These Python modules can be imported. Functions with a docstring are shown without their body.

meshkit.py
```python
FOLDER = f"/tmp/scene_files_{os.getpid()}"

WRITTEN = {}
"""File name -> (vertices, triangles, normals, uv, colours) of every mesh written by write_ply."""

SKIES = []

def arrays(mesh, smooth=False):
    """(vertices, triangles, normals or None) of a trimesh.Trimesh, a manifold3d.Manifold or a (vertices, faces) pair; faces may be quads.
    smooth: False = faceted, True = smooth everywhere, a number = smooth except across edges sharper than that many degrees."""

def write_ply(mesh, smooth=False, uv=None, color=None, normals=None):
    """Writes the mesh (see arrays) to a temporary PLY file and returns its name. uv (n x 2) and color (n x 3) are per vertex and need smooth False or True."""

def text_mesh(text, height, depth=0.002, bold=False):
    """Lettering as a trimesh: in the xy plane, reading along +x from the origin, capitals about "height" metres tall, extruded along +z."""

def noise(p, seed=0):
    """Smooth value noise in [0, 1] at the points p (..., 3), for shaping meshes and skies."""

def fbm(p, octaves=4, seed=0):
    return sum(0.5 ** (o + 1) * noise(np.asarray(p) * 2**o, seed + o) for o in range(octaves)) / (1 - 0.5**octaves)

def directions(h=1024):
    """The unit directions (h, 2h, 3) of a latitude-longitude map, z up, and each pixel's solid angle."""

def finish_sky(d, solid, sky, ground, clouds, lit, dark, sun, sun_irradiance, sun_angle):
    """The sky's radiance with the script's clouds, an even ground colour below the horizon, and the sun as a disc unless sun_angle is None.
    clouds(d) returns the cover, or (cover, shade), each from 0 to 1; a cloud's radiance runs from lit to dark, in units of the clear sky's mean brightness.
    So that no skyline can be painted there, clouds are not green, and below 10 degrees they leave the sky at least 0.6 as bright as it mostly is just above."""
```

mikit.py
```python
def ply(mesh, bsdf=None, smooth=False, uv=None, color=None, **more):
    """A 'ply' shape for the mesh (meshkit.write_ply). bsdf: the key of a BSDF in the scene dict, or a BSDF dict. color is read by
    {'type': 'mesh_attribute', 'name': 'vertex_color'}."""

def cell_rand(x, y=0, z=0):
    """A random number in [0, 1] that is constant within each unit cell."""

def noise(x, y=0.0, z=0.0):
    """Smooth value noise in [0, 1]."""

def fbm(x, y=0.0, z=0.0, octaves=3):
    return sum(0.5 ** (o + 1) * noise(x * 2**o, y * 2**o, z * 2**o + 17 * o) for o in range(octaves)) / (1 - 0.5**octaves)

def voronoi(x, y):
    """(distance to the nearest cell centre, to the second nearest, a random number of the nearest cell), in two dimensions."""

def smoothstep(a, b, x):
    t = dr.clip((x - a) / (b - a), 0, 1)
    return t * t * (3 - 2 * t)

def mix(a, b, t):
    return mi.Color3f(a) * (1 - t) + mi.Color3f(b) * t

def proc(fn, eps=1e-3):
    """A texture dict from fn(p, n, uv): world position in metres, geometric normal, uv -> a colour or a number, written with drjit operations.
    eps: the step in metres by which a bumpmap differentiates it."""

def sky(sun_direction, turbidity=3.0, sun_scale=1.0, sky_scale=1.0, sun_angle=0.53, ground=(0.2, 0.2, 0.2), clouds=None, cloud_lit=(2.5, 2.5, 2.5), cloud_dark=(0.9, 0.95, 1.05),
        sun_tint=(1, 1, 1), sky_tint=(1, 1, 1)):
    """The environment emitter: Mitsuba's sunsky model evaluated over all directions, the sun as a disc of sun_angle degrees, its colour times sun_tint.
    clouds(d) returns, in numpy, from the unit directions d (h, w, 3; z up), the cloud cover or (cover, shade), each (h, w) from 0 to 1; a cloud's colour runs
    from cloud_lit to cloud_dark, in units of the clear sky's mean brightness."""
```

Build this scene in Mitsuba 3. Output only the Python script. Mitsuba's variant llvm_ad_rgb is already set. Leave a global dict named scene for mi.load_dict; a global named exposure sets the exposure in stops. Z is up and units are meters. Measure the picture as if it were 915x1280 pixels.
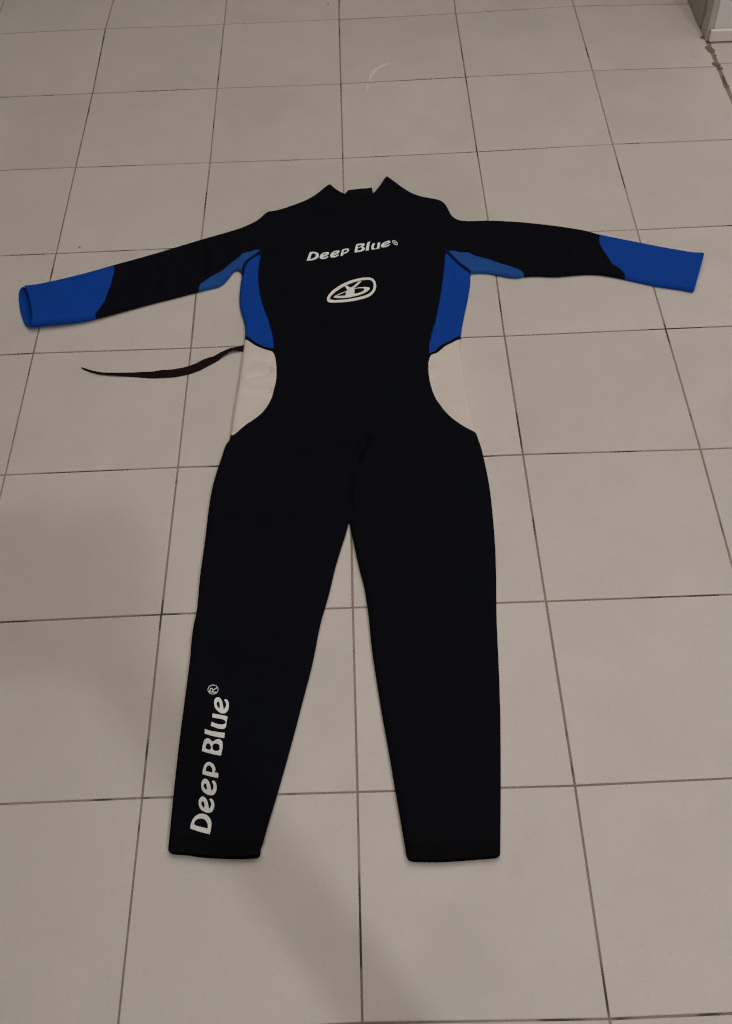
"""A black and blue wetsuit laid out flat on a pale tiled floor, in Mitsuba 3."""
import math
import numpy as np
import shapely
import trimesh
import mitsuba as mi
import mikit
import meshkit
from scipy.spatial import Delaunay
from shapely import affinity
from shapely.geometry import LineString, MultiLineString, Polygon, box
from shapely.ops import unary_union

T = mi.ScalarTransform4f
scene, labels = {'type': 'scene'}, {}

# ------------------------------------------------------------------ camera, lamps, exposure
exposure = 1.0
CAM = {'origin': [0.0396, -1.517, 1.4238], 'target': [0.0312, -0.9034, 0.6343], 'up': [0.0393, 0.7892, 0.6129], 'fov': 50.555}
scene['camera'] = {'type': 'perspective', 'fov': CAM['fov'], 'fov_axis': 'y', 'near_clip': 0.01, 'far_clip': 60.0,
                   'to_world': T().look_at(origin=CAM['origin'], target=CAM['target'], up=CAM['up'])}


def lamp(name, centre, target, wide, high, radiance, label, category='lamp'):
    up = [0, 1, 0] if abs(target[0] - centre[0]) + abs(target[1] - centre[1]) < 1e-6 else [0, 0, 1]
    scene[name] = {'type': 'rectangle', 'to_world': T().look_at(origin=centre, target=target, up=up) @ T().scale([wide / 2, high / 2, 1]),
                   'bsdf': {'type': 'diffuse', 'reflectance': {'type': 'rgb', 'value': 0.7}},
                   'emitter': {'type': 'area', 'radiance': {'type': 'rgb', 'value': radiance}}}
    labels[name] = {'label': label, 'category': category}


# a large panel overhead and a small bulb behind the photographer, out of frame
lamp('ceiling_panel', [0.55, 0.12, 2.85], [0.5, 0.12, 0], 3.4, 3.4, [0.725, 0.682, 0.630], 'large warm white light panel on the ceiling above the floor')
scene['ceiling_bulb'] = {'type': 'sphere', 'center': [1.79, -3.53, 3.0], 'radius': 0.036, 'bsdf': {'type': 'diffuse', 'reflectance': {'type': 'rgb', 'value': 0.7}},
                         'emitter': {'type': 'area', 'radiance': {'type': 'rgb', 'value': [1160.0, 1195.0, 1260.0]}}}
labels['ceiling_bulb'] = {'label': 'small cool white bulb behind the photographer', 'category': 'lamp'}

# ------------------------------------------------------------------ traced dimensions, metres on the floor
DATA = {'joints': {(0, 0): [-0.6069, 1.2018],
            (1, 0): [-0.2999, 1.1982],
            (2, 0): [-0.0033, 1.1977],
            (3, 0): [0.2973, 1.2026],
            (4, 0): [0.603, 1.2136],
            (0, 1): [-0.6011, 0.8989],
            (1, 1): [-0.3, 0.8984],
            (2, 1): [-0.0027, 0.8945],
            (3, 1): [0.2984, 0.9013],
            (4, 1): [0.6032, 0.9057],
            (0, 2): [-0.6002, 0.5988],
            (1, 2): [-0.2986, 0.5955],
            (2, 2): [-0.0017, 0.591],
            (3, 2): [0.2983, 0.5941],
            (4, 2): [0.6013, 0.6013],
            (0, 3): [-0.5989, 0.2988],
            (4, 3): [0.601, 0.2978],
            (0, 4): [-0.5982, 0.0033],
            (1, 4): [-0.2977, 0.0002],
            (3, 4): [0.2972, -0.0018],
            (4, 4): [0.602, 0.0001],
            (0, 5): [-0.598, -0.2978],
            (1, 5): [-0.2987, -0.2961],
            (3, 5): [0.2982, -0.2981],
            (4, 5): [0.6026, -0.3024],
            (1, 6): [-0.3002, -0.5968],
            (2, 6): [-0.0012, -0.5979],
            (3, 6): [0.2991, -0.5998],
            (1, 7): [-0.2998, -0.898],
            (2, 7): [-0.0002, -0.9009],
            (3, 7): [0.3005, -0.9034],
            (2, 8): [-0.0004, -1.198],
            (3, 8): [0.2991, -1.2029]},
 'outline': {'neck_mouth': [[-0.0338, 0.4794],[-0.0205, 0.4597],[-0.0086, 0.4487],[0.0033, 0.4417],[0.0305, 0.4351],[0.0527, 0.4349],[0.0619, 0.4382],[0.0703, 0.4492],[0.0831, 0.4738],[0.0962, 0.4991]],
             'right_upper_edge': [[0.1055, 0.4874],[0.1207, 0.4671],[0.137, 0.447],[0.16, 0.4301],[0.1801, 0.4224],[0.1951, 0.4185],[0.2121, 0.4071],[0.2193, 0.3825],[0.2234, 0.3611],[0.2341, 0.3451],[0.2483, 0.3393],
                                  [0.2814, 0.3376],[0.2993, 0.3381],[0.3392, 0.3327],[0.3766, 0.326],[0.4323, 0.312],[0.4676, 0.301],[0.4934, 0.2922],[0.5194, 0.2769],[0.5594, 0.2605],[0.5982, 0.245],[0.6347, 0.2298],
                                  [0.6693, 0.2174],[0.6952, 0.208],[0.712, 0.2072]],
             'right_cuff_mouth': [[0.7175, 0.204],[0.7033, 0.1675],[0.6864, 0.1252],[0.6745, 0.0962]],
             'right_under_edge': [[0.6704, 0.0952],[0.6528, 0.1024],[0.6272, 0.1097],[0.6014, 0.1173],[0.5761, 0.1285],[0.548, 0.1406],[0.5118, 0.1548],[0.48, 0.1605],[0.4473, 0.1585],[0.4116, 0.1559],[0.3842, 0.1605],
                                  [0.355, 0.1614],[0.3421, 0.1578],[0.327, 0.1583],[0.295, 0.1707],[0.2788, 0.1761],[0.2606, 0.1775],[0.248, 0.1754]],
             'right_side': [[0.2436, 0.1383],[0.234, 0.0896],[0.2237, 0.0461],[0.2172, 0.0155],[0.2133, -0.0094],[0.2105, -0.0324],[0.2115, -0.0666],[0.2128, -0.1144],[0.2153, -0.155],[0.2174, -0.1906],[0.2196, -0.2209],
                            [0.2215, -0.2483],[0.2241, -0.2653],[0.2277, -0.2847],[0.2299, -0.3114],[0.2319, -0.3398],[0.2334, -0.3717],[0.233, -0.427],[0.2311, -0.4866],[0.2274, -0.5408],[0.2216, -0.6015],[0.2179, -0.6478],
                            [0.2144, -0.7103],[0.2088, -0.7893],[0.2007, -0.8757],[0.1933, -0.9452],[0.1882, -0.9893]],
             'right_hem_mouth': [[0.1872, -0.9985],[0.184, -1.0014],[0.1603, -1.0023],[0.1352, -1.0035],[0.1051, -1.0042],[0.0751, -1.0026],[0.0666, -1.001],[0.0633, -0.996]],
             'inseam': [[0.0579, -0.9488],[0.0511, -0.8929],[0.0452, -0.8412],[0.039, -0.7949],[0.0303, -0.7172],[0.0258, -0.6675],[0.024, -0.6276],[0.0216, -0.5968],[0.0176, -0.5591],[0.0122, -0.5365],[0.0051, -0.4909],
                        [0.0007, -0.463],[-0.0018, -0.4451],[-0.0038, -0.4294],[-0.0085, -0.4549],[-0.0191, -0.4921],[-0.0285, -0.5286],[-0.0357, -0.5665],[-0.0437, -0.5989],[-0.0521, -0.6313],[-0.0626, -0.6982],
                        [-0.0753, -0.7527],[-0.0907, -0.8211],[-0.1111, -0.9047],[-0.1221, -0.9444],[-0.1283, -0.9709]],
             'left_hem_mouth': [[-0.131, -0.9779],[-0.1322, -0.987],[-0.1361, -0.9897],[-0.1587, -0.9897],[-0.1817, -0.9887],[-0.21, -0.9861],[-0.2315, -0.9817],[-0.2514, -0.9802],[-0.2557, -0.9754]],
             'left_side': [[-0.2555, -0.9672],[-0.2552, -0.9067],[-0.2536, -0.8199],[-0.2505, -0.7472],[-0.2477, -0.6791],[-0.2483, -0.6483],[-0.2467, -0.619],[-0.2435, -0.5979],[-0.2432, -0.5712],[-0.2435, -0.5342],
                           [-0.2408, -0.4831],[-0.2393, -0.4474],[-0.2382, -0.4002],[-0.2356, -0.3548],[-0.2296, -0.3159],[-0.2238, -0.2877],[-0.2185, -0.2604],[-0.2168, -0.2527],[-0.2112, -0.2459],[-0.2092, -0.2271],
                           [-0.2079, -0.1865],[-0.2035, -0.1357],[-0.1995, -0.0734],[-0.196, -0.0139],[-0.1943, 0.0142],[-0.1957, 0.0498],[-0.2033, 0.08],[-0.2088, 0.1043],[-0.2107, 0.1292],[-0.2105, 0.1665],[-0.2083, 0.1948],
                           [-0.2106, 0.2084],[-0.2168, 0.2154],[-0.2251, 0.2137],[-0.2328, 0.1965],[-0.2422, 0.1779],[-0.2542, 0.1671],[-0.2727, 0.1625],[-0.2947, 0.1552],[-0.332, 0.1423],[-0.389, 0.1236],[-0.4448, 0.1023],
                           [-0.4869, 0.0852],[-0.5159, 0.076],[-0.5586, 0.07],[-0.5886, 0.0677],[-0.6057, 0.0654]],
             'left_cuff_mouth': [[-0.6065, 0.0665],[-0.6044, 0.0613],[-0.6066, 0.084],[-0.6149, 0.1167],[-0.6271, 0.1527],[-0.6394, 0.1778]],
             'left_upper_edge': [[-0.6315, 0.1785],[-0.6122, 0.1802],[-0.5727, 0.1925],[-0.5168, 0.2155],[-0.4694, 0.2399],[-0.4031, 0.2692],[-0.3442, 0.2948],[-0.2847, 0.3198],[-0.2237, 0.3434],[-0.1948, 0.3615],
                                 [-0.1812, 0.3732],[-0.1648, 0.3996],[-0.1521, 0.4004],[-0.1344, 0.4055],[-0.1108, 0.4169],[-0.0781, 0.4333],[-0.057, 0.4526],[-0.042, 0.4713]]},
 'rim_upper': [[-0.6065, 0.0665, 0.0141],[-0.6044, 0.0613, 0.0204],[-0.6066, 0.084, 0.0225],[-0.6149, 0.1167, 0.0225],[-0.6271, 0.1527, 0.0204],[-0.6394, 0.1778, 0.0141]],
 'left_cuff_under': [[-0.6065, 0.0665],[-0.6166, 0.0698],[-0.6277, 0.0851],[-0.6423, 0.1235],[-0.6505, 0.1574],[-0.6533, 0.1799],[-0.6495, 0.1859],[-0.6394, 0.1778]],
 'rim_lower': [[-0.6065, 0.0665, 0.0153],[-0.6166, 0.0698, 0.0067],[-0.6277, 0.0851, 0.0037],[-0.6423, 0.1235, 0.0024],[-0.6505, 0.1574, 0.0024],[-0.6533, 0.1799, 0.0037],[-0.6495, 0.1859, 0.0067],[-0.6394, 0.1778, 0.0153]],
 'panels': {'left_cuff': [[-0.4716, 0.2623],[-0.4679, 0.2335],[-0.4646, 0.2123],[-0.4671, 0.1745],[-0.4727, 0.1276],[-0.4806, 0.1015],[-0.487, 0.0911],[-0.4879, 0.0448],[-0.6515, 0.0147],[-0.6894, 0.2262]],
            'right_cuff': [[0.5246, 0.3003],[0.5184, 0.2695],[0.5145, 0.248],[0.5189, 0.219],[0.5293, 0.1795],[0.5429, 0.1616],[0.5485, 0.1465],[0.5459, 0.1103],[0.7125, 0.0423],[0.758, 0.2436]],
            'left_underarm': [[-0.2921, 0.1337],[-0.2926, 0.1709],[-0.2737, 0.1857],[-0.2497, 0.2081],[-0.2279, 0.236],[-0.2139, 0.2565],[-0.1974, 0.2699],[-0.1745, 0.271],[-0.1725, 0.2607],[-0.1879, 0.2483],[-0.2001, 0.2327],
                              [-0.2063, 0.2103],[-0.207, 0.1907],[-0.2335, 0.1443]],
            'right_underarm': [[0.2024, 0.2454],[0.2278, 0.2385],[0.2526, 0.2313],[0.2766, 0.2153],[0.3084, 0.196],[0.3347, 0.1823],[0.3476, 0.1719],[0.3548, 0.1579],[0.349, 0.132],[0.264, 0.1468],[0.2474, 0.1707],[0.2323, 0.19],
                               [0.2174, 0.2146]],
            'left_side': [[-0.1711, 0.2568],[-0.1746, 0.2311],[-0.1757, 0.1922],[-0.173, 0.1572],[-0.1662, 0.1103],[-0.1527, 0.0644],[-0.1446, 0.0287],[-0.1399, 0.0022],[-0.1367, -0.032],[-0.1591, -0.0221],[-0.1774, -0.0046],
                          [-0.1962, 0.0151],[-0.2199, 0.0309],[-0.2275, 0.1823],[-0.2068, 0.203],[-0.2001, 0.2327],[-0.1879, 0.2483]],
            'right_side': [[0.2023, 0.2442],[0.1962, 0.1922],[0.1904, 0.1502],[0.1816, 0.1011],[0.1694, 0.0381],[0.1589, -0.0001],[0.1522, -0.0301],[0.1499, -0.0622],[0.1803, -0.0354],[0.2152, -0.0102],[0.251, 0.003],
                           [0.2655, 0.1635],[0.2476, 0.1719],[0.2323, 0.19],[0.2174, 0.2146]],
            'left_waist': [[-0.1366, -0.0329],[-0.1314, -0.0733],[-0.1315, -0.105],[-0.1365, -0.1426],[-0.1474, -0.1745],[-0.1651, -0.1986],[-0.186, -0.2155],[-0.2042, -0.2394],[-0.2074, -0.2321],[-0.2354, -0.2249],
                           [-0.2264, 0.0092],[-0.1962, 0.0151],[-0.1774, -0.0046],[-0.1591, -0.0221]],
            'right_waist': [[0.1499, -0.0622],[0.1471, -0.094],[0.1475, -0.1201],[0.1519, -0.1544],[0.1639, -0.1882],[0.178, -0.2136],[0.1962, -0.2348],[0.2195, -0.2531],[0.244, -0.26],[0.2491, -0.0187],[0.2153, -0.0091],
                            [0.1803, -0.0354]],
            'left_sleeve': [[-0.1661, 0.4247],[-0.1682, 0.3837],[-0.174, 0.3044],[-0.1735, 0.2633],[-0.1884, 0.2483],[-0.2001, 0.2322],[-0.2063, 0.2103],[-0.206, 0.1858],[-0.3017, 0.1039],[-0.6591, 0.0018],[-0.7111, 0.2876],
                            [-0.222, 0.4147]],
            'right_sleeve': [[0.2235, 0.4121],[0.2202, 0.3443],[0.2089, 0.2795],[0.2023, 0.2442],[0.2174, 0.2146],[0.2323, 0.19],[0.2476, 0.1719],[0.2515, 0.1476],[0.705, 0.0091],[0.7754, 0.3205],[0.3199, 0.3917]],
            'collar': [[-0.0793, 0.4608],[-0.0756, 0.4269],[-0.0551, 0.3979],[-0.0181, 0.3709],[0.0237, 0.3574],[0.0659, 0.368],[0.1042, 0.4009],[0.1381, 0.4346],[0.1469, 0.4736],[0.1068, 0.5493],[-0.0517, 0.531]],
            'left_leg': [[-0.2207, -0.2852],[-0.1314, -0.4089],[-0.0033, -0.4403],[-0.0133, -1.0463],[-0.2816, -1.0366],[-0.3454, -0.3983]],
            'right_leg': [[0.2297, -0.3232],[0.1334, -0.4221],[-0.0033, -0.4403],[-0.0133, -1.0463],[0.2379, -1.0554],[0.3169, -0.4313]],
            'left_hem': [[-0.2721, -0.9576],[-0.1106, -0.9714],[-0.1094, -1.022],[-0.2677, -1.0056]],
            'right_hem': [[0.0446, -0.9805],[0.2047, -0.9811],[0.199, -1.0333],[0.0427, -1.0276]],
            'neck_tab': [[0.0011, 0.43],[0.0032, 0.4537],[0.0092, 0.4632],[0.0275, 0.465],[0.06, 0.4688],[0.0618, 0.4454],[0.0607, 0.4204]]},
 'seams': {'left_waist_piping': [[-0.136, -0.0327],[-0.1591, -0.0217],[-0.1774, -0.0046],[-0.1978, 0.0163]],
           'right_waist_piping': [[0.1496, -0.0611],[0.1645, -0.0482],[0.1803, -0.035],[0.2152, -0.0098]],
           'left_armhole_seam': [[-0.1718, 0.2637],[-0.188, 0.2495],[-0.2002, 0.2337],[-0.2056, 0.2127],[-0.2068, 0.1956]],
           'right_armhole_seam': [[0.2023, 0.2447],[0.2175, 0.2151],[0.2324, 0.1904],[0.2488, 0.1718]]},
 'grooves': {'crotch_crease': [[-0.0037, -0.4353],[-0.0022, -0.39],[-0.0002, -0.3538],[0.0015, -0.3363]],
             'crotch_pocket': [[0.0088, -0.3063],[0.0133, -0.2902],[0.0207, -0.2685],[0.028, -0.2559]],
             'left_shoulder': [[-0.1682, 0.3837],[-0.174, 0.3044],[-0.1735, 0.2633],[-0.1884, 0.2483]],
             'right_shoulder': [[0.2202, 0.3443],[0.2089, 0.2795],[0.2023, 0.2442]],
             'collar': [[-0.0756, 0.4269],[-0.0551, 0.3979],[-0.0181, 0.3709],[0.0237, 0.3574],[0.0659, 0.368],[0.1042, 0.4009],[0.1381, 0.4346]]},
 'folds': [([[-0.1811, -0.0975],[-0.1668, -0.0859],[-0.1462, -0.0829]], 0.0048, 0.006), ([[-0.1987, -0.1311],[-0.1797, -0.1332],[-0.1448, -0.1301]], 0.0034, 0.005),
           ([[-0.2009, -0.0504],[-0.1742, -0.0456],[-0.1441, -0.0516]], 0.0024, 0.005), ([[0.1605, -0.1086],[0.183, -0.1016],[0.2115, -0.1115]], 0.0022, 0.006), ([[0.1609, -0.169],[0.1867, -0.1685],[0.2146, -0.1779]], 0.0014, 0.006),
           ([[-0.01, -0.2743],[-0.0586, -0.2643],[-0.1208, -0.2904]], 0.003, 0.01), ([[0.0344, -0.2766],[0.0877, -0.2647],[0.169, -0.2947]], 0.0028, 0.01), ([[-0.2448, -0.4033],[-0.1836, -0.4314],[-0.1045, -0.427]], 0.0025, 0.009),
           ([[0.1048, -0.4619],[0.1703, -0.457],[0.2236, -0.4726]], 0.0025, 0.009), ([[-0.2608, -0.7051],[-0.2081, -0.6869],[-0.1113, -0.7048]], 0.002, 0.009), ([[0.0665, -0.7327],[0.1386, -0.7157],[0.208, -0.7335]], 0.002, 0.009),
           ([[-0.1337, -0.0501],[-0.0517, -0.08],[0.0518, -0.0775],[0.1464, -0.0767]], 0.0022, 0.01), ([[-0.129, 0.0705],[-0.021, 0.0414],[0.1485, 0.0606]], 0.002, 0.01),
           ([[0.4403, 0.285],[0.4469, 0.2385],[0.4286, 0.1751]], 0.003, 0.008), ([[0.381, 0.3098],[0.3908, 0.2548],[0.3739, 0.1688]], 0.0025, 0.008), ([[-0.2996, 0.3022],[-0.2828, 0.2475],[-0.29, 0.1621]], 0.0028, 0.008),
           ([[-0.3951, 0.2623],[-0.3734, 0.2036],[-0.3795, 0.132]], 0.0025, 0.008)],
 'strap': [[-0.1883, -0.0051, 6],[-0.1959, -0.0077, 6.3],[-0.2185, -0.0125, 3.2],[-0.2364, -0.0229, 4.4],[-0.2591, -0.0417, 7.6],[-0.2839, -0.0595, 8.6],[-0.3042, -0.0672, 8.4],[-0.3351, -0.0719, 8.3],[-0.3612, -0.0713, 7],
           [-0.3928, -0.0672, 5],[-0.4243, -0.0648, 3.4],[-0.456, -0.0615, 2.2],[-0.4778, -0.0544, 1.8],[-0.4993, -0.0428, 1.4]],
 'leg_R_strokes': [[[-0.2135, -0.7414],[-0.2134, -0.7369],[-0.2115, -0.7353],[-0.2096, -0.737],[-0.2091, -0.7416]],[[-0.2138, -0.7414],[-0.2039, -0.7428]],[[-0.2093, -0.7389],[-0.2039, -0.7356]]],
 'leg_word': [[[[-0.1991, -0.96],[-0.1991, -0.96],[-0.2, -0.9597],[-0.2018, -0.9593],[-0.2044, -0.9586],[-0.2078, -0.9576],[-0.2113, -0.9566],[-0.2148, -0.9554],[-0.2183, -0.9541],[-0.2218, -0.9526],[-0.2244, -0.9516],
                [-0.2262, -0.9508],[-0.2271, -0.9505],[-0.2271, -0.9505],[-0.227, -0.9499],[-0.227, -0.9489],[-0.2269, -0.9473],[-0.2267, -0.9451],[-0.2264, -0.943],[-0.2258, -0.941],[-0.2251, -0.939],[-0.2242, -0.937],
                [-0.2231, -0.9353],[-0.2219, -0.9338],[-0.2206, -0.9325],[-0.2191, -0.9315],[-0.2176, -0.9306],[-0.2161, -0.93],[-0.2146, -0.9296],[-0.2131, -0.9295],[-0.2116, -0.9295],[-0.21, -0.9297],[-0.2084, -0.9301],
                [-0.2069, -0.9306],[-0.2054, -0.9314],[-0.204, -0.9323],[-0.2026, -0.9335],[-0.2014, -0.935],[-0.2003, -0.9364],[-0.1994, -0.938],[-0.1987, -0.9395],[-0.1982, -0.9411],[-0.1978, -0.9429],[-0.1975, -0.9447],
                [-0.1974, -0.9467],[-0.1975, -0.9488],[-0.1977, -0.9508],[-0.1979, -0.9529],[-0.1982, -0.9549],[-0.1986, -0.957],[-0.1989, -0.9585],[-0.199, -0.9595]],
               [[-0.2213, -0.9427],[-0.2207, -0.9413],[-0.22, -0.9402],[-0.2191, -0.9392],[-0.2182, -0.9385],[-0.2171, -0.9379],[-0.2158, -0.9376],[-0.2145, -0.9374],[-0.2131, -0.9374],[-0.2115, -0.9375],[-0.2101, -0.9379],
                [-0.2088, -0.9385],[-0.2077, -0.9392],[-0.2067, -0.9402],[-0.2058, -0.9412],[-0.2051, -0.9423],[-0.2044, -0.9435],[-0.2039, -0.9447],[-0.2035, -0.9458],[-0.2033, -0.9469],[-0.2031, -0.948],[-0.2031, -0.9491],
                [-0.2031, -0.9499],[-0.2031, -0.9504],[-0.2031, -0.9507],[-0.2031, -0.9507],[-0.2037, -0.9505],[-0.2049, -0.9502],[-0.2066, -0.9497],[-0.209, -0.9491],[-0.2114, -0.9484],[-0.2138, -0.9477],[-0.2162, -0.9469],
                [-0.2186, -0.946],[-0.2203, -0.945],[-0.2212, -0.9439]]],
              [[[-0.2182, -0.9126],[-0.2181, -0.911],[-0.2178, -0.9095],[-0.2174, -0.9083],[-0.2168, -0.9072],[-0.2161, -0.9063],[-0.2154, -0.9055],[-0.2147, -0.905],[-0.214, -0.9047],[-0.2134, -0.9046],[-0.2127, -0.9046],
                [-0.2119, -0.9048],[-0.211, -0.9051],[-0.2101, -0.9055],[-0.2092, -0.9062],[-0.2083, -0.907],[-0.2074, -0.9081],[-0.2066, -0.9093],[-0.2058, -0.9107],[-0.2052, -0.9121],[-0.2046, -0.9137],[-0.2042, -0.9153],
                [-0.2038, -0.9169],[-0.2034, -0.9183],[-0.2031, -0.9197],[-0.2028, -0.921],[-0.2025, -0.9218],[-0.2022, -0.922],[-0.2018, -0.9216],[-0.2015, -0.9208],[-0.2012, -0.9199],[-0.201, -0.919],[-0.2009, -0.9181],
                [-0.2009, -0.9171],[-0.201, -0.9162],[-0.2011, -0.9152],[-0.2013, -0.9143],[-0.2017, -0.9133],[-0.202, -0.9125],[-0.2024, -0.9117],[-0.2027, -0.911],[-0.2031, -0.9105],[-0.2034, -0.91],[-0.2035, -0.9095],
                [-0.2035, -0.9091],[-0.2033, -0.9086],[-0.203, -0.9083],[-0.2026, -0.9081],[-0.2021, -0.9079],[-0.2014, -0.9078],[-0.2007, -0.9079],[-0.2, -0.9082],[-0.1992, -0.9087],[-0.1985, -0.9094],[-0.1978, -0.9103],
                [-0.1972, -0.9113],[-0.1966, -0.9125],[-0.1961, -0.9139],[-0.1958, -0.9154],[-0.1956, -0.917],[-0.1955, -0.9187],[-0.1955, -0.9206],[-0.1957, -0.9223],[-0.1961, -0.9239],[-0.1967, -0.9254],[-0.1974, -0.9267],
                [-0.1983, -0.9277],[-0.1992, -0.9286],[-0.2002, -0.9291],[-0.2014, -0.9294],[-0.2026, -0.9295],[-0.2039, -0.9295],[-0.2052, -0.9293],[-0.2067, -0.9289],[-0.2081, -0.9283],[-0.2097, -0.9275],[-0.2112, -0.9266],
                [-0.2129, -0.9254],[-0.2143, -0.924],[-0.2155, -0.9224],[-0.2165, -0.9205],[-0.2173, -0.9183],[-0.2178, -0.9163],[-0.2181, -0.9144]],
               [[-0.2134, -0.9133],[-0.213, -0.9126],[-0.2126, -0.9123],[-0.2121, -0.9123],[-0.2117, -0.9126],[-0.2112, -0.9132],[-0.2108, -0.9142],[-0.2104, -0.9154],[-0.2101, -0.917],[-0.2097, -0.9188],[-0.2097, -0.92],
                [-0.2098, -0.9206],[-0.2103, -0.9206],[-0.211, -0.92],[-0.2116, -0.9192],[-0.2122, -0.9183],[-0.2128, -0.9173],[-0.2133, -0.9161],[-0.2136, -0.915],[-0.2136, -0.9141]]],
              [[[-0.2167, -0.8868],[-0.2165, -0.8851],[-0.2162, -0.8837],[-0.2158, -0.8824],[-0.2152, -0.8813],[-0.2145, -0.8803],[-0.2138, -0.8796],[-0.2131, -0.8791],[-0.2124, -0.8787],[-0.2118, -0.8786],[-0.2111, -0.8786],
                [-0.2103, -0.8788],[-0.2094, -0.8791],[-0.2085, -0.8796],[-0.2075, -0.8802],[-0.2066, -0.8811],[-0.2057, -0.8822],[-0.2049, -0.8835],[-0.2041, -0.8848],[-0.2035, -0.8863],[-0.2029, -0.8879],[-0.2025, -0.8896],
                [-0.2021, -0.8911],[-0.2017, -0.8926],[-0.2014, -0.8941],[-0.2011, -0.8954],[-0.2008, -0.8961],[-0.2005, -0.8964],[-0.2001, -0.896],[-0.1998, -0.8951],[-0.1995, -0.8942],[-0.1993, -0.8933],[-0.1992, -0.8924],
                [-0.1992, -0.8914],[-0.1992, -0.8904],[-0.1994, -0.8895],[-0.1996, -0.8885],[-0.1999, -0.8875],[-0.2003, -0.8866],[-0.2006, -0.8859],[-0.201, -0.8852],[-0.2014, -0.8846],[-0.2017, -0.8841],[-0.2018, -0.8836],
                [-0.2018, -0.8832],[-0.2016, -0.8828],[-0.2013, -0.8824],[-0.2009, -0.8822],[-0.2003, -0.882],[-0.1996, -0.8819],[-0.1989, -0.882],[-0.1982, -0.8823],[-0.1975, -0.8828],[-0.1967, -0.8835],[-0.196, -0.8844],
                [-0.1954, -0.8855],[-0.1948, -0.8867],[-0.1943, -0.8881],[-0.194, -0.8896],[-0.1938, -0.8913],[-0.1937, -0.8931],[-0.1937, -0.895],[-0.1939, -0.8968],[-0.1943, -0.8984],[-0.1949, -0.8999],[-0.1957, -0.9012],
                [-0.1965, -0.9023],[-0.1974, -0.9031],[-0.1985, -0.9037],[-0.1996, -0.904],[-0.2009, -0.9041],[-0.2022, -0.904],[-0.2035, -0.9038],[-0.205, -0.9034],[-0.2065, -0.9028],[-0.208, -0.902],[-0.2096, -0.9011],
                [-0.2112, -0.8999],[-0.2127, -0.8985],[-0.2139, -0.8968],[-0.2149, -0.8948],[-0.2157, -0.8926],[-0.2163, -0.8905],[-0.2166, -0.8886]],
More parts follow.
